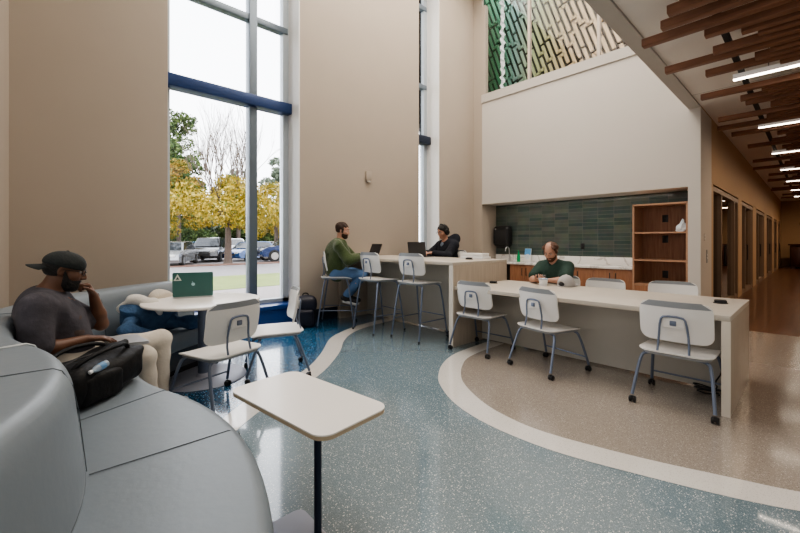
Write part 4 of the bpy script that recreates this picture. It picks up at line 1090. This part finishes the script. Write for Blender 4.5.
# ---- man in the green polo at the long table
J4 = dict(pelvis=(0, 0, .55), chest=(0, .04, .87), neck=(0, .07, 1.04), head=(0, .15, 1.19), pitch=.55, yaw=.12,
          shR=(.185, .04, .985), shL=(-.185, .04, .985), elR=(.215, .25, .815), wrR=(.085, .375, .815), elL=(-.235, .24, .82), wrL=(-.09, .37, .82),
          knR=(.13, .42, .50), knL=(-.13, .42, .50), anR=(.12, .40, .09), anL=(-.12, .40, .09))
H4 = dict(R=((-1, .45, .12), (-.2, -.4, 1), (.2, 1, .2), (.55, .6, .4), .6), L=((1, .45, .12), (.2, -.4, 1), (-.2, 1, .2), (.55, .6, .4), .6))
p4 = Person('balding bearded man in forest green polo looking down at a phone', (-2.42, 5.18, 0), R(176), .009, J4, M['skin_light'], H4)
p4.shirt(M['polo'], (.80, .80), .0, grow=.018, size=1.06, noise=.011, name='polo_shirt', extra=[cap((.055, .06, 1.0), (.02, .14, .965), .02, k=.01), cap((-.055, .06, 1.0), (-.02, .14, .965), .02, k=.01), cap((-.05, .04, 1.0), (.05, .04, 1.0), .035, k=.02)])
p4.pants(M['fleece_dark'], .012); p4.shoes(M['shoe'])
p4.brows(M['hair_chestnut']); p4.lips(M['lips'])
p4.wear('hair', [ell((0, -.030, .035), (.088, .098, .090), k=.02), cap((.074, .0, .03), (.072, .01, -.01), .016), cap((-.074, .0, .03), (-.072, .01, -.01), .016), ell((.06, .02, .07), (.03, .05, .04), k=.02), ell((-.06, .02, .07), (.03, .05, .04), k=.02), cut(ell((0, .085, .085), (.050, .075, .065), k=.02)), cut(rbx((0, .13, -.03), (.2, .09, .10), .01, k=.015)), cut(rbx((0, 0, -.18), (.3, .3, .12), .0, k=.01))], M['hair_chestnut'], .005, 60, head=True, vox=.007)
p4.wear('beard', [ell((0, .024, -.062), (.067, .076, .068), k=.02), ell((0, .064, -.101), (.034, .030, .028), k=.02), cap((-.024, .092, -.052), (.024, .092, -.052), .009, k=.01), cut(ell((0, .10, -.0675), (.024, .022, .010), k=.006)), cut(rbx((0, .06, .03), (.048, .12, .075), .02, k=.01)), cut(rbx((0, -.09, -.05), (.2, .09, .2), .0, k=.01))], M['hair_chestnut'], head=True)
MB().box((-.002, .152, .87), (.03, .158, .878)).xf(Matrix.Translation((-.09, -.0, .0))).build('shirt_emblem', M['logo'], p4.t, smooth=False)
ph = thing('phone', 'black phone held in both hands by the man in the green polo', 'phone', (-2.455, 4.78, .875), R(0))
MB().box((-.075, -.006, -.018), (.075, .006, .018), .004).xf(Matrix.Rotation(R(-40), 4, 'X')).build('phone_case', M['black'], ph)
MB().box((-.07, .0062, -.016), (.07, .0072, .016)).xf(Matrix.Rotation(R(-40), 4, 'X')).build('phone_screen', M['screen'], ph, smooth=False)

# ---- things on the long table
cg = thing('baseball_cap', 'light grey baseball cap resting on the long table beside the man', 'cap', (-2.12, 4.80, .763), R(168))
cg.scale = (1.12, 1.12, 1.05)
sdf_mesh('crown', [ell((0, 0, .025), (.088, .10, .115), k=.01), cut(rbx((0, 0, -.15), (.3, .3, .152), 0, k=.002)), cut(ell((0, .10, .03), (.04, .05, .03), k=.006))], .006, M['cap_grey'], cg)
b = MB(); rows = []
for j in range(6):
    v = j / 5; rows.append([(math.sin(a) * .08, -.05 - math.cos(a) * .045 - v * .075 * math.cos(a * .8), .012 + .012 * math.cos(a)) for a in [(-1.4 + 2.8 * i / 12) for i in range(13)]])
b.grid(rows + [[(x, y, z - .006) for x, y, z in r] for r in rows[::-1]], False).build('brim', M['cap_grey'], cg)
MB().ball((0, .078, .032), .034, 2, (1.0, .55, .72)).build('opening_shade', M['black_matte'], cg)  # black patch imitating the shade inside the strap opening
MB().tube([(.035, .103, .008), (0, .107, .006), (-.035, .103, .008)], .006, 6).build('strap', M['cap_grey'], cg)
MB().ball((0, 0, .14), .008, 1).build('cap_button', M['cap_grey'], cg)
cu = thing('food_tub', 'small clear plastic tub on the long table in front of the man', 'container', (-2.36, 4.68, .763))
MB().lathe([(0, 0), (.045, 0), (.054, .07), (.058, .073), (.058, .08), (0, .081)], seg=22).build('tub_body', M['white_gloss'], cu)
MB().lathe([(.0, .080), (.060, .080), (.060, .09), (.048, .096), (0, .098)], seg=22).build('tub_lid', M['bottle'], cu)

# ================================================================== BAGS AND CLOTH
bg = thing('duffel_bag', 'black duffel bag slumped on the bench beside the man in the cap', 'bag', (-2.82, .20, .45), R(136))
sdf_mesh('bag_body', [rbx((0, 0, .11), (.265, .14, .11), .06, k=.04), ell((.16, .02, .12), (.14, .13, .115), k=.05), ell((-.14, 0, .11), (.15, .15, .11), k=.05), cap((.2, .05, .2), (.28, .03, .225), .03, .022, .04), cap((.2, -.08, .17), (.26, -.1, .19), .03, .022, .04)], .009, M['bag'], bg, .013, 11, 4)
for yy in (-.07, .07):
    MB().tube([(-.22, yy, .17), (-.21, yy * 1.2, .225), (-.08, yy * 1.6, .262), (.06, yy * 1.5, .262), (.17, yy, .245), (.20, yy, .19)], .012, 8, smooth=2).build('handle', M['bag'], bg)
MB().tube([(-.24, 0, .205), (-.1, .01, .222), (.1, .005, .225), (.25, 0, .215)], .006, 6).build('zip', M['black_matte'], bg)
sdf_mesh('side_pocket', [rbx((-.10, -.135, .09), (.14, .03, .075), .03, k=.02)], .008, M['bag'], bg, .008, 14, 6)
bo_ = thing('water_bottle', 'small clear water bottle tucked in the side of the black duffel bag', 'bottle', (-2.600, .215, .650), R(136))
bo_.scale = (.6, .6, .6)
bmx = Matrix.Rotation(R(-66), 4, 'X') @ Matrix.Rotation(R(-12), 4, 'Y')
bmx = Matrix.Rotation(R(-8), 4, 'Z') @ Matrix.Rotation(R(-102), 4, 'Y')
MB().lathe([(0, -.075), (.028, -.075), (.032, -.07), (.030, -.04), (.032, -.02), (.030, .0), (.032, .02), (.026, .045), (.013, .065), (.013, .075)], seg=20).xf(bmx).build('bottle_body', M['bottle'], bo_)
MB().lathe([(0, .073), (.016, .073), (.016, .095), (0, .097)], seg=16).xf(bmx).build('bottle_cap', M['white_gloss'], bo_)
MB().lathe([(.0325, -.045), (.0335, -.04), (.0335, .0), (.0325, .005)], seg=20).xf(bmx).build('bottle_label', M['bottle_label'], bo_)
bp = thing('backpack', 'navy black backpack standing on the floor against the window wall', 'backpack', (-5.42, 3.00, 0), R(62))
sdf_mesh('pack_body', [rbx((0, 0, .235), (.16, .10, .235), .08, k=.03), ell((0, .0, .33), (.155, .105, .16), k=.04)], .011, M['bag_navy'], bp, .010, 9, 2)
sdf_mesh('front_pocket', [rbx((0, -.11, .15), (.125, .045, .13), .04, k=.02)], .010, M['bag_navy'], bp, .006, 12, 3)
for sx in (-1, 1): MB().tube([(sx * .07, .09, .44), (sx * .09, .135, .38), (sx * .10, .14, .22), (sx * .11, .10, .08)], .014, 8, smooth=2).build('shoulder_strap', M['bag_navy'], bp)
MB().tube([(-.05, .06, .47), (-.03, .07, .51), (.03, .07, .51), (.05, .06, .47)], .010, 8, smooth=2).build('carry_handle', M['black_matte'], bp)
MB().tube([(-.15, -.05, .10), (-.15, -.055, .36), (-.09, -.06, .45), (.09, -.06, .45), (.15, -.055, .36), (.15, -.05, .10)], .006, 6, smooth=2).build('zip', M['black_matte'], bp)
jk = thing('denim_jacket', 'blue denim jacket with cream lining lying on the bench behind the table', 'jacket', (-4.28, .74, .45), R(-45))
def jl(x, y, z): # world -> jacket local
    v = Matrix.Rotation(R(45), 3, 'Z') @ Vector((x + 4.28, y - .74, 0)); return (v.x, v.y, z - .45)
sdf_mesh('jacket_body', [ell(jl(-4.37, .70, .60), (.22, .16, .16), k=.06), ell(jl(-4.28, .60, .68), (.13, .11, .10), k=.06), ell(jl(-4.42, .86, .56), (.17, .13, .12), k=.06)], .010, M['denim'], jk, .024, 17, 9)
sdf_mesh('sleeve', [cap(jl(-4.28, .62, .60), jl(-4.02, .52, .565), .07, .062, .03), cap(jl(-4.02, .52, .565), jl(-3.92, .70, .50), .060, .05, .03)], .010, M['denim'], jk, .012, 20, 2)
sdf_mesh('sleeve', [cap(jl(-4.33, .86, .55), jl(-4.25, 1.08, .51), .07, .06, .03), cap(jl(-4.25, 1.08, .51), jl(-4.36, 1.26, .505), .06, .05, .03)], .010, M['denim'], jk, .010, 20, 7)
sdf_mesh('lining', [cap(jl(-4.36, .52, .70), jl(-4.27, .60, .785), .035, .05, .03), cap(jl(-4.27, .60, .785), jl(-4.20, .74, .755), .05, .045, .03), cap(jl(-4.20, .74, .755), jl(-4.18, .80, .66), .045, .03, .03)], .010, M['cream_white'], jk, .008, 20, 5)
o = sdf_mesh('cream_hoodie', [ell((0, 0, .20), (.17, .10, .20), k=.05), ell((.06, .0, .36), (.12, .085, .085), k=.05), cap((-.12, .02, .30), (-.20, .05, .22), .07, .06, .05)], .010, M['cream'], None, .018, 14, 3)
o.scale = (1.05, 1, .88); o.location = (-4.58, .90, .452); o.rotation_euler = (0, 0, R(-42)); tag(o, 'cream fleece garment heaped against the bench back beside the green laptop', 'garment')
o = sdf_mesh('brown_cloth', [ell((0, 0, .05), (.09, .065, .055), k=.03), ell((.06, .02, .045), (.06, .05, .042), k=.03)], .008, M['brown'], None, .008, 25, 3)  # unidentified brown item, modelled as a crumpled cloth
o.location = (-4.44, 1.42, .452); tag(o, 'crumpled brown knit cloth on the bench at the end of the jacket sleeve', 'cloth')

# ================================================================== SMALL WALL DEVICES
th = thing('wall_sensor', 'small tan sensor box high on the window wall between the windows', 'sensor', (XW, 4.41, 2.50))
MB().box((0, -.06, -.04), (.045, .06, .13), .012).build('housing', M['wall'], th)
MB().box((.02, -.04, -.075), (.05, .04, -.045), .006).build('lens', M['beam'], th)
outlet('light_switch', (-1.236, 7.95, 1.40), 'small switch plate on the corridor wall just past the white column', rz=R(90), m='beam', w=.075, h=.12)
outlet('card_switch', (-1.236, 8.17, 1.08), 'lower pale switch plate on the corridor wall beside the first glass door', rz=R(90), m='chair_grey', w=.10, h=.22)

# ================================================================== WOOD CEILING BAFFLES AND LINEAR LIGHTS
base_baffles = [(-.60, 2.9), (-.70, 3.12), (-.55, 3.32), (-.72, 3.55), (-.83, 3.76), (-.926, 3.98), (-1.133, 4.21), (-.688, 4.42), (-.45, 4.58), (-.35, 4.72), (-.691, 4.88), (-1.136, 5.06), (-.30, 5.2), (-.42, 5.34), (-.844, 5.49), (-.25, 5.64),
                (-1.027, 6.35), (-.45, 6.50), (-.40, 6.64), (-.675, 6.78), (-.646, 7.02), (-.30, 7.18), (-.42, 7.36), (-1.031, 7.72), (-.35, 7.9), (-.5, 8.06), (-1.12, 8.32),
                (-1.01, 8.95), (-.30, 9.15), (-.45, 9.4), (-.35, 9.75), (-.55, 10.0), (-.915, 10.3), (-.30, 10.55), (-.45, 10.85), (-.40, 11.1),
                (-.5, 11.75), (-.35, 12.0), (-1.003, 12.3), (-.4, 12.7), (-.5, 13.1), (-1.10, 13.55), (-.35, 13.9),
                (-.5, 14.6), (-.9, 15.1), (-.35, 15.6), (-.45, 16.1), (-1.0, 16.5), (-.4, 17.4), (-.7, 17.9), (-.35, 18.5), (-1.05, 19.1), (-1.102, 19.65), (-.4, 20.4), (-.6, 21.1), (-.9, 21.9), (-.5, 22.6), (-1.0, 23.4)]
words = ['first', 'second', 'third', 'fourth', 'fifth', 'sixth', 'seventh', 'eighth', 'ninth', 'tenth', 'eleventh', 'twelfth', 'thirteenth', 'fourteenth', 'fifteenth', 'sixteenth', 'seventeenth', 'eighteenth', 'nineteenth', 'twentieth']
light_y = [5.87, 8.64, 11.41, 14.17, 16.98, 19.98, 22.9]
def ordw(i): return words[i] if i < 20 else ('twenty-' + words[i - 20] if i < 29 else ('thirtieth' if i == 29 else ('thirty-' + words[i - 30] if i < 39 else ('fortieth' if i == 39 else ('forty-' + words[i - 40] if i < 49 else ('fiftieth' if i == 49 else 'fifty-' + words[i - 50]))))))
for w_ in (19,): words[19] = 'twentieth'
protos = {}
for i, (x0, y) in enumerate(base_baffles):
    if 'b' not in protos:
        o = MB().box((0, 0, 0), (2.3, .085, .068), .003).build('ceiling_baffle', M['baffle'], None); protos['b'] = o
    else:
        o = protos['b'].copy(); COL.objects.link(o)
    o.location = (x0, y, 3.2)
    nl = sum(1 for q in light_y if q < y)
    kk = sum(1 for (xa, ya) in base_baffles[:i] if sum(1 for q in light_y if q < ya) == nl)
    where = 'before the first linear light' if nl == 0 else 'past the %s linear light' % words[nl - 1]
    tag(o, 'walnut ceiling baffle, %s of those hung %s' % (words[kk], where), 'ceiling baffle', 'walnut ceiling baffles')
lp = None
for i, y in enumerate(light_y):
    if lp is None:
        lp = thing('linear_ceiling_light', 'x', 'ceiling light', (-.65, y, 3.2), 0, 'linear lights between the ceiling baffles')
        MB().box((0, 0, .012), (1.9, .06, .067), .003).build('housing', M['lum_body'], lp)
        for xx in (.3, 1.6): MB().tube([(xx, .03, .06), (xx, .03, .304)], .004, 6).build('suspension_cable', M['black'], lp)
        MB().box((.004, .006, 0), (1.896, .054, .012)).build('diffuser', M['lum'], lp, smooth=False)
        o = lp
    else: o = dup(lp, (-.65 + .01 * i, y, 3.2), 0)
    o['label'] = 'slim linear ceiling light, %s from the viewer among the wood baffles' % words[i]
for x, lb in ((-.60, 'black suspension rail along the left ends of the ceiling baffles'), (.9, 'black suspension rail along the right ends of the ceiling baffles')):
    o = MB().box((x, 2.8, 3.268), (x + .045, 24, 3.32)).build('suspension_rail', M['black_matte'], None, smooth=False); tag(o, lb, 'rail')
# dark cabinet and sign at the far end of the corridor
fc = thing('far_cabinet', 'dark cherry cabinet at the far end of the corridor', 'cabinet', (.35, 27.6, 0))
MB().box((-1.2, -.5, .1), (1.2, .5, 1.15), .03).build('carcass', M['mahog'], fc)
MB().box((-1.26, -.55, 1.15), (1.26, .55, 1.22), .01).build('top', M['mahog'], fc)
for k in range(4):
    d = MB().box((-1.15 + k * .58, -.525, .2), (-.62 + k * .58, -.5, 1.08), .01).build('door', M['mahog'], fc)
for k in (-1, 1): MB().box((k * 1.1 - .08, -.45, 0), (k * 1.1 + .08, .45, .1)).build('foot', M['mahog'], fc, smooth=False)
o = MB().box((-.55, 28.985, 2.2), (.1, 28.999, 2.35), .004).build('wall_sign', M['door_wood'], None); tag(o, 'small tan plaque on the far corridor end wall', 'sign')

# ================================================================== OUTDOORS
GZ = -.06
def ground(name, x0, x1, m, z=GZ): return struct(MB().box((x1, -40, z - .2), (x0, 70, z)).build(name, m, None, smooth=False))
ground('ground_path', -6.15, -11.6, M['concrete'], GZ)
ground('ground_lawn', -11.6, -16.2, M['grass'], GZ + .01)
ground('ground_road', -16.2, -23.6, M['asphalt'], GZ)
ground('ground_verge', -23.6, -25.0, M['mulch'], GZ + .04)
ground('ground_parking', -25.0, -90, M['asphalt'], GZ - .01)
def car(label, paint, loc, rz, kind='sedan', s=1.0):
    t = thing('car' if kind != 'pickup' else 'pickup_truck', label, 'car' if kind != 'pickup' else 'truck', loc, rz)
    Lh = {'sedan': 2.3, 'suv': 2.35, 'pickup': 2.8}[kind]; W = {'sedan': .9, 'suv': .95, 'pickup': 1.0}[kind]
    g0 = .22 if kind == 'sedan' else (.28 if kind == 'suv' else .38)
    belt = {'sedan': .90, 'suv': 1.05, 'pickup': 1.15}[kind]; roof = {'sedan': 1.44, 'suv': 1.72, 'pickup': 1.88}[kind]
    # +X is the front
    lower = [(-Lh, g0 + .1), (-Lh, belt - .12), (-Lh + .08, belt), (Lh - 1.25, belt), (Lh - .35, belt - .12), (Lh - .03, belt - .30), (Lh, g0 + .15), (Lh - .1, g0), (-Lh + .1, g0)]
    def extr(prof, w0, w1, zs):
        b = MB(); n = len(prof)
        def wd(z): return w0 + (w1 - w0) * max(0, min(1, (z - zs[0]) / (zs[1] - zs[0])))
        rows = [[(x, sg * wd(z) * f, z) for x, z in prof] for sg, f in ((-1, 1), (-1, .94), (1, .94), (1, 1))]
        rows[0] = [(x * .985, y, z) for x, y, z in rows[0]]; rows[3] = [(x * .985, y, z) for x, y, z in rows[3]]
        b.grid(rows, True, True); return b
    body = extr(lower, W, W * .95, (g0, belt)).build('car_body', paint, t, ang=25)
    if kind == 'sedan': cab = [(-Lh + .55, belt - .01), (-Lh + 1.05, roof - .04), (-Lh + 1.6, roof), (.25, roof - .02), (.65, roof - .08), (1.25, belt - .03)]
    elif kind == 'suv': cab = [(-Lh + .12, belt - .01), (-Lh + .35, roof - .06), (-Lh + .8, roof), (.35, roof - .01), (.6, roof - .06), (1.25, belt - .03)]
    else: cab = [(-.75, belt - .01), (-.62, roof - .04), (-.4, roof), (.65, roof - .01), (.9, roof - .07), (1.5, belt - .03)]
    extr(cab, W * .93, W * .74, (belt, roof)).build('cabin', paint, t, ang=25)
    ci = [(x * .9 + .05 * (1 if x < 0 else -.2), belt + .06 + (z - belt) * .80) for x, z in cab]
    zt = max(z for _, z in ci); zb = min(z for _, z in ci)
    b = MB()
    for sg in (-1, 1):
        b.poly([(x, sg * (W * .93 + (W * .74 - W * .93) * (z - belt) / (roof - belt) + .012), z) for x, z in ci])
    f0, f1 = cab[-1], cab[-2]; wA, wB = W * .82, W * .64
    b.poly([(f0[0] + .0, -wA, f0[1] + .06), (f0[0] + .0, wA, f0[1] + .06), (f1[0] + .04, wB, f1[1] - .01), (f1[0] + .04, -wB, f1[1] - .01)])
    r0, r1 = cab[0], cab[1]
    b.poly([(r0[0] - .01, -wA, r0[1] + .08), (r0[0] - .01, wA, r0[1] + .08), (r1[0] - .03, wB, r1[1] - .02), (r1[0] - .03, -wB, r1[1] - .02)])
    b.build('car_windows', M['car_glass'], t, smooth=False)
    rw = .33 if kind == 'sedan' else (.37 if kind == 'suv' else .42)
    for x in (-Lh + .85, Lh - .85):
        for sg in (-1, 1):
            mt = Matrix.Translation((x, sg * (W - .07), rw)) @ Matrix.Rotation(R(90), 4, 'X')
            w = MB().lathe([(0, -.11), (rw - .04, -.11), (rw, -.07), (rw, .07), (rw - .04, .11), (0, .11)], seg=20, mtx=mt).build('wheel', M['tyre'], t)
            MB().lathe([(0, -.118), (rw * .6, -.118), (rw * .6, .118), (0, .118)], seg=14, mtx=mt).build('hub_cap', M['steel'], w)
    for sg in (-1, 1):
        MB().box((Lh - .20, sg * (W - .36) - .15, belt - .36), (Lh + .005, sg * (W - .36) + .15, belt - .22), .02).build('headlight', M['headlight'], t)
    MB().box((Lh - .1, -.45, g0 + .18), (Lh + .012, .45, belt - .36), .02).build('grille', M['black'], t)
    if kind == 'pickup':
        MB().box((-Lh + .1, -W * .82, belt - .02), (-.85, W * .82, belt + .012)).build('truck_bed', M['black_matte'], t, smooth=False)
    return t
car('silver sedan parked first from the left outside the tall window', M['car_silver'], (-26.4, 5.75, GZ), R(-28), 'sedan')
car('black estate car parked beside the silver sedan outside', M['car_black'], (-30.0, 8.9, GZ), R(-28), 'suv')
car('bright blue sedan parked just right of the golden tree trunk', M['car_blue'], (-29.4, 11.7, GZ), R(-62), 'sedan')
car('white sedan parked behind the blue sedan, left of the mullion', M['car_white'], (-33.2, 14.0, GZ), R(-55), 'sedan')
car('white estate car parked furthest back, behind the golden tree trunk', M['car_white'], (-37.0, 12.2, GZ), R(-50), 'suv')
car('teal blue car parked behind and to the left of the tree trunk', M['car_teal'], (-35.0, 9.3, GZ), R(-50), 'sedan')
car('pale car in the back row at the far left of the window', M['car_silver'], (-31.5, 6.0, GZ), R(-45), 'sedan')
car('navy blue pickup truck seen through the narrow right pane', M['car_navy'], (-25.9, 13.6, GZ), R(-96), 'pickup')
lr = np.random.RandomState(5)
def foliage(name, blobs, n, size, m, parent, flat=.6):
    """thousands of small leaf blades spread over clumps"""
    vol = np.array([b[3] ** 2 for b in blobs]); vol = vol / vol.sum()
    ids = lr.choice(len(blobs), n, p=vol)
    B = np.array([b[:3] for b in blobs])[ids]; r = np.array([b[3] for b in blobs])[ids]; sq = np.array([b[4] if len(b) > 4 else 1 for b in blobs])[ids]
    d = lr.normal(size=(n, 3)); d /= np.linalg.norm(d, axis=1)[:, None]
    rad = r * lr.uniform(.35, 1.0, n) ** .5
    c = B + d * rad[:, None] * np.stack([np.ones(n), np.ones(n), sq], 1)
    a = lr.normal(size=(n, 3)); a /= np.linalg.norm(a, axis=1)[:, None]
    b = np.cross(a, lr.normal(size=(n, 3))); b /= np.linalg.norm(b, axis=1)[:, None]
    s = size * lr.uniform(.6, 1.3, n)[:, None]
    V = np.stack([c - a * s, c + b * s * .45, c + a * s, c - b * s * .45], 1).reshape(-1, 3)
    me = bpy.data.meshes.new(name); me.from_pydata(V.tolist(), [], [[4 * i, 4 * i + 1, 4 * i + 2, 4 * i + 3] for i in range(n)]); me.materials.append(m)
    o = bpy.data.objects.new(name, me); COL.objects.link(o); o.parent = parent; return o
def branches(b, p, d, L, r, depth, rr, up=.25):
    q = p + d * L
    b.tube([p, (p + q) / 2 + Vector((rr.uniform(-1, 1), rr.uniform(-1, 1), rr.uniform(-1, 1))) * L * .05, q], [r, r * .85, r * .65], 6)
    if depth == 0: return
    for _ in range(3 if depth > 1 else 2):
        nd = (d + Vector((rr.uniform(-1, 1), rr.uniform(-1, 1), rr.uniform(-.3, .8))) * .55 + Vector((0, 0, up))).normalized()
        branches(b, p + d * L * rr.uniform(.55, 1), nd, L * rr.uniform(.62, .85), r * .58, depth - 1, rr, up)
def tree(label, loc, trunk_h, tr, blobs, n, size, m, twig=None, name='tree'):
    t = thing(name, label, 'tree', loc)
    b = MB(); rr = random.Random(int(abs(loc[0] * 10)))
    b.tube([(0, 0, -.1), (0, 0, .3), (.03, .02, trunk_h * .6), (0, 0, trunk_h)], [tr * 1.4, tr, tr * .85, tr * .7], 10)
    if twig:
        for k in range(twig):
            a = 2 * PI * k / twig + rr.uniform(-.3, .3)
            branches(b, Vector((0, 0, trunk_h * .93)), Vector((.42 * math.cos(a), .42 * math.sin(a), .9)).normalized(), 2.7, tr * .27, 4, rr, .30)
    b.build('trunk', M['bark'], t)
    foliage('foliage', blobs, n, size, m, t)
    return t
bl_ = []
for k in range(46):
    a = lr.uniform(0, 2 * PI); q = lr.uniform(.4, 4.3); bl_.append((q * math.cos(a), q * math.sin(a), 2.5 + lr.uniform(0, 3.2) * (1.1 - q / 6), lr.uniform(.6, 1.15), .55))
tree('large golden autumn tree with a bare leafless crown, closest outside the window', (-25.2, 8.5, GZ), 2.3, .23, bl_, 15000, .105, M['leaf_gold'], 9, 'autumn_tree')
def blobs(h0, h1, w, k, seed, cone=0):
    r = random.Random(seed); out = []
    for _ in range(k):
        z = r.uniform(h0, h1); f = 1 - cone * (z - h0) / (h1 - h0)
        a = r.uniform(0, 6.28); q = w * f * r.uniform(.1, 1) ** .5
        out.append((q * math.cos(a), q * math.sin(a), z, r.uniform(.5, .9) * (w * .32 + .35) * (.5 + .5 * f), .8))
    return out
tree('tall green conifer at the left edge of the tall window', (-41.5, 9.4, GZ), 8, .28, blobs(.8, 13.6, 3.3, 90, 2, .7), 24000, .15, M['leaf_green'], None, 'conifer_tree')
tree('orange and green turning tree left of the golden tree', (-36.5, 8.3, GZ), 4, .18, blobs(2.0, 8.4, 2.3, 30, 3, .5), 7000, .13, M['leaf_mix'], None, 'turning_tree')
tree('golden tree seen through the narrow right pane', (-31.5, 14.6, GZ), 3, .2, blobs(2.2, 6.0, 3.0, 26, 4, .4), 8000, .12, M['leaf_gold'], None, 'autumn_tree')
tree('grey green pine rising behind the golden tree in the right pane', (-42, 20.0, GZ), 8, .25, blobs(3, 11.0, 3.0, 30, 5, .7), 4500, .22, M['leaf_pine'], None, 'pine_tree')
tree('second grey green pine behind the tall mullion', (-43, 15.6, GZ), 8, .25, blobs(3, 9.0, 3.2, 28, 6, .6), 3500, .22, M['leaf_pine'], None, 'pine_tree')
hw = ['at the far left', 'second from the left', 'third from the left', 'fourth from the left', 'fifth from the left', 'in the middle', 'fifth from the right', 'fourth from the right', 'third from the right', 'second from the right', 'at the far right']
for k in range(11):
    tree('dark green hedge tree of the row behind the parked cars, ' + hw[k], (-47 + .4 * k, 3.5 + 2.75 * k, GZ), 2, .2, blobs(.3, 4.4 + (k % 3) * .7, 2.4, 34, 20 + k, .3), 6000, .22, M['leaf_green'], None, 'hedge_tree')

# ================================================================== LIGHT
w = bpy.data.worlds.new('overcast'); scn.world = w; w.use_nodes = True
N, L = w.node_tree.nodes, w.node_tree.links
bgn = N['Background']
tc = N.new('ShaderNodeTexCoord'); sp = N.new('ShaderNodeSeparateXYZ'); L.new(tc.outputs['Generated'], sp.inputs[0])
cr = N.new('ShaderNodeValToRGB'); cr.color_ramp.elements[0].position = .0; cr.color_ramp.elements[0].color = (.96, .97, 1, 1)
cr.color_ramp.elements[1].position = 1; cr.color_ramp.elements[1].color = (.86, .91, 1, 1)
L.new(sp.outputs[2], cr.inputs[0]); L.new(cr.outputs[0], bgn.inputs['Color'])
bgn.inputs['Strength'].default_value = 4.6
def area(name, loc, rot, sx, sy, power, col, portal=False):
    l = bpy.data.lights.new(name, 'AREA'); l.shape = 'RECTANGLE'; l.size = sx; l.size_y = sy; l.energy = power; l.color = col
    o = bpy.data.objects.new(name, l); COL.objects.link(o); o.location = loc; o.rotation_euler = rot
    if portal: l.cycles.is_portal = True
    return o
area('window_portal', (-6.2, 2.085, 3.9), (0, R(-90), 0), 7.0, 1.85, 1, (1, 1, 1), True)
area('window_portal', (-6.2, 6.085, 3.9), (0, R(-90), 0), 7.0, .63, 1, (1, 1, 1), True)
area('atrium_fill', (-3.5, 4.4, 7.3), (0, 0, 0), 3.4, 5.4, 290, (1, .91, .81))  # unseen overhead lamp added as soft fill for the interior
area('lobby_fill', (1.9, 1.6, 3.46), (0, 0, 0), 3.5, 6, 55, (1, .93, .85))  # unseen lamp under the low ceiling, added as fill
area('rear_wall_fill', (0, -5.1, 2.2), (R(90), 0, 0), 7.5, 3.4, 80, (1, .96, .92))  # fill lamp added behind the camera; the rear wall has no window
area('rear_top_fill', (-2.6, -3.0, 7.3), (0, 0, 0), 3, 3.5, 50, (1, .95, .9))  # unseen overhead lamp added as fill behind the camera
area('kitchen_light', (-3.4, 7.9, 2.21), (0, 0, 0), 3.2, .05, 5, (1, .92, .82))
for i, y in enumerate((9.5, 13.5, 17.5, 22, 26)):
    area('corridor_light', (1.2, y, 3.1), (0, 0, 0), 1.6, .3, 38, (1, .74, .50))

# ================================================================== CAMERA
cam = bpy.data.cameras.new('camera'); co = bpy.data.objects.new('camera', cam); COL.objects.link(co)
co.location = (0, 0, 1.32); co.rotation_euler = (R(90), 0, math.atan2(415, 384))
cam.sensor_width = 36; cam.lens = 36 * 384 / 800; cam.shift_y = -24.5 / 800; cam.clip_start = .02; cam.clip_end = 300
scn.camera = co
scn.view_settings.view_transform = 'AgX'
scn.view_settings.look = 'AgX - Medium High Contrast'
scn.view_settings.exposure = 0.42
scn.cycles.max_bounces = 8
scn.cycles.diffuse_bounces = 5
scn.cycles.sample_clamp_indirect = 6
scn.cycles.use_denoising = True
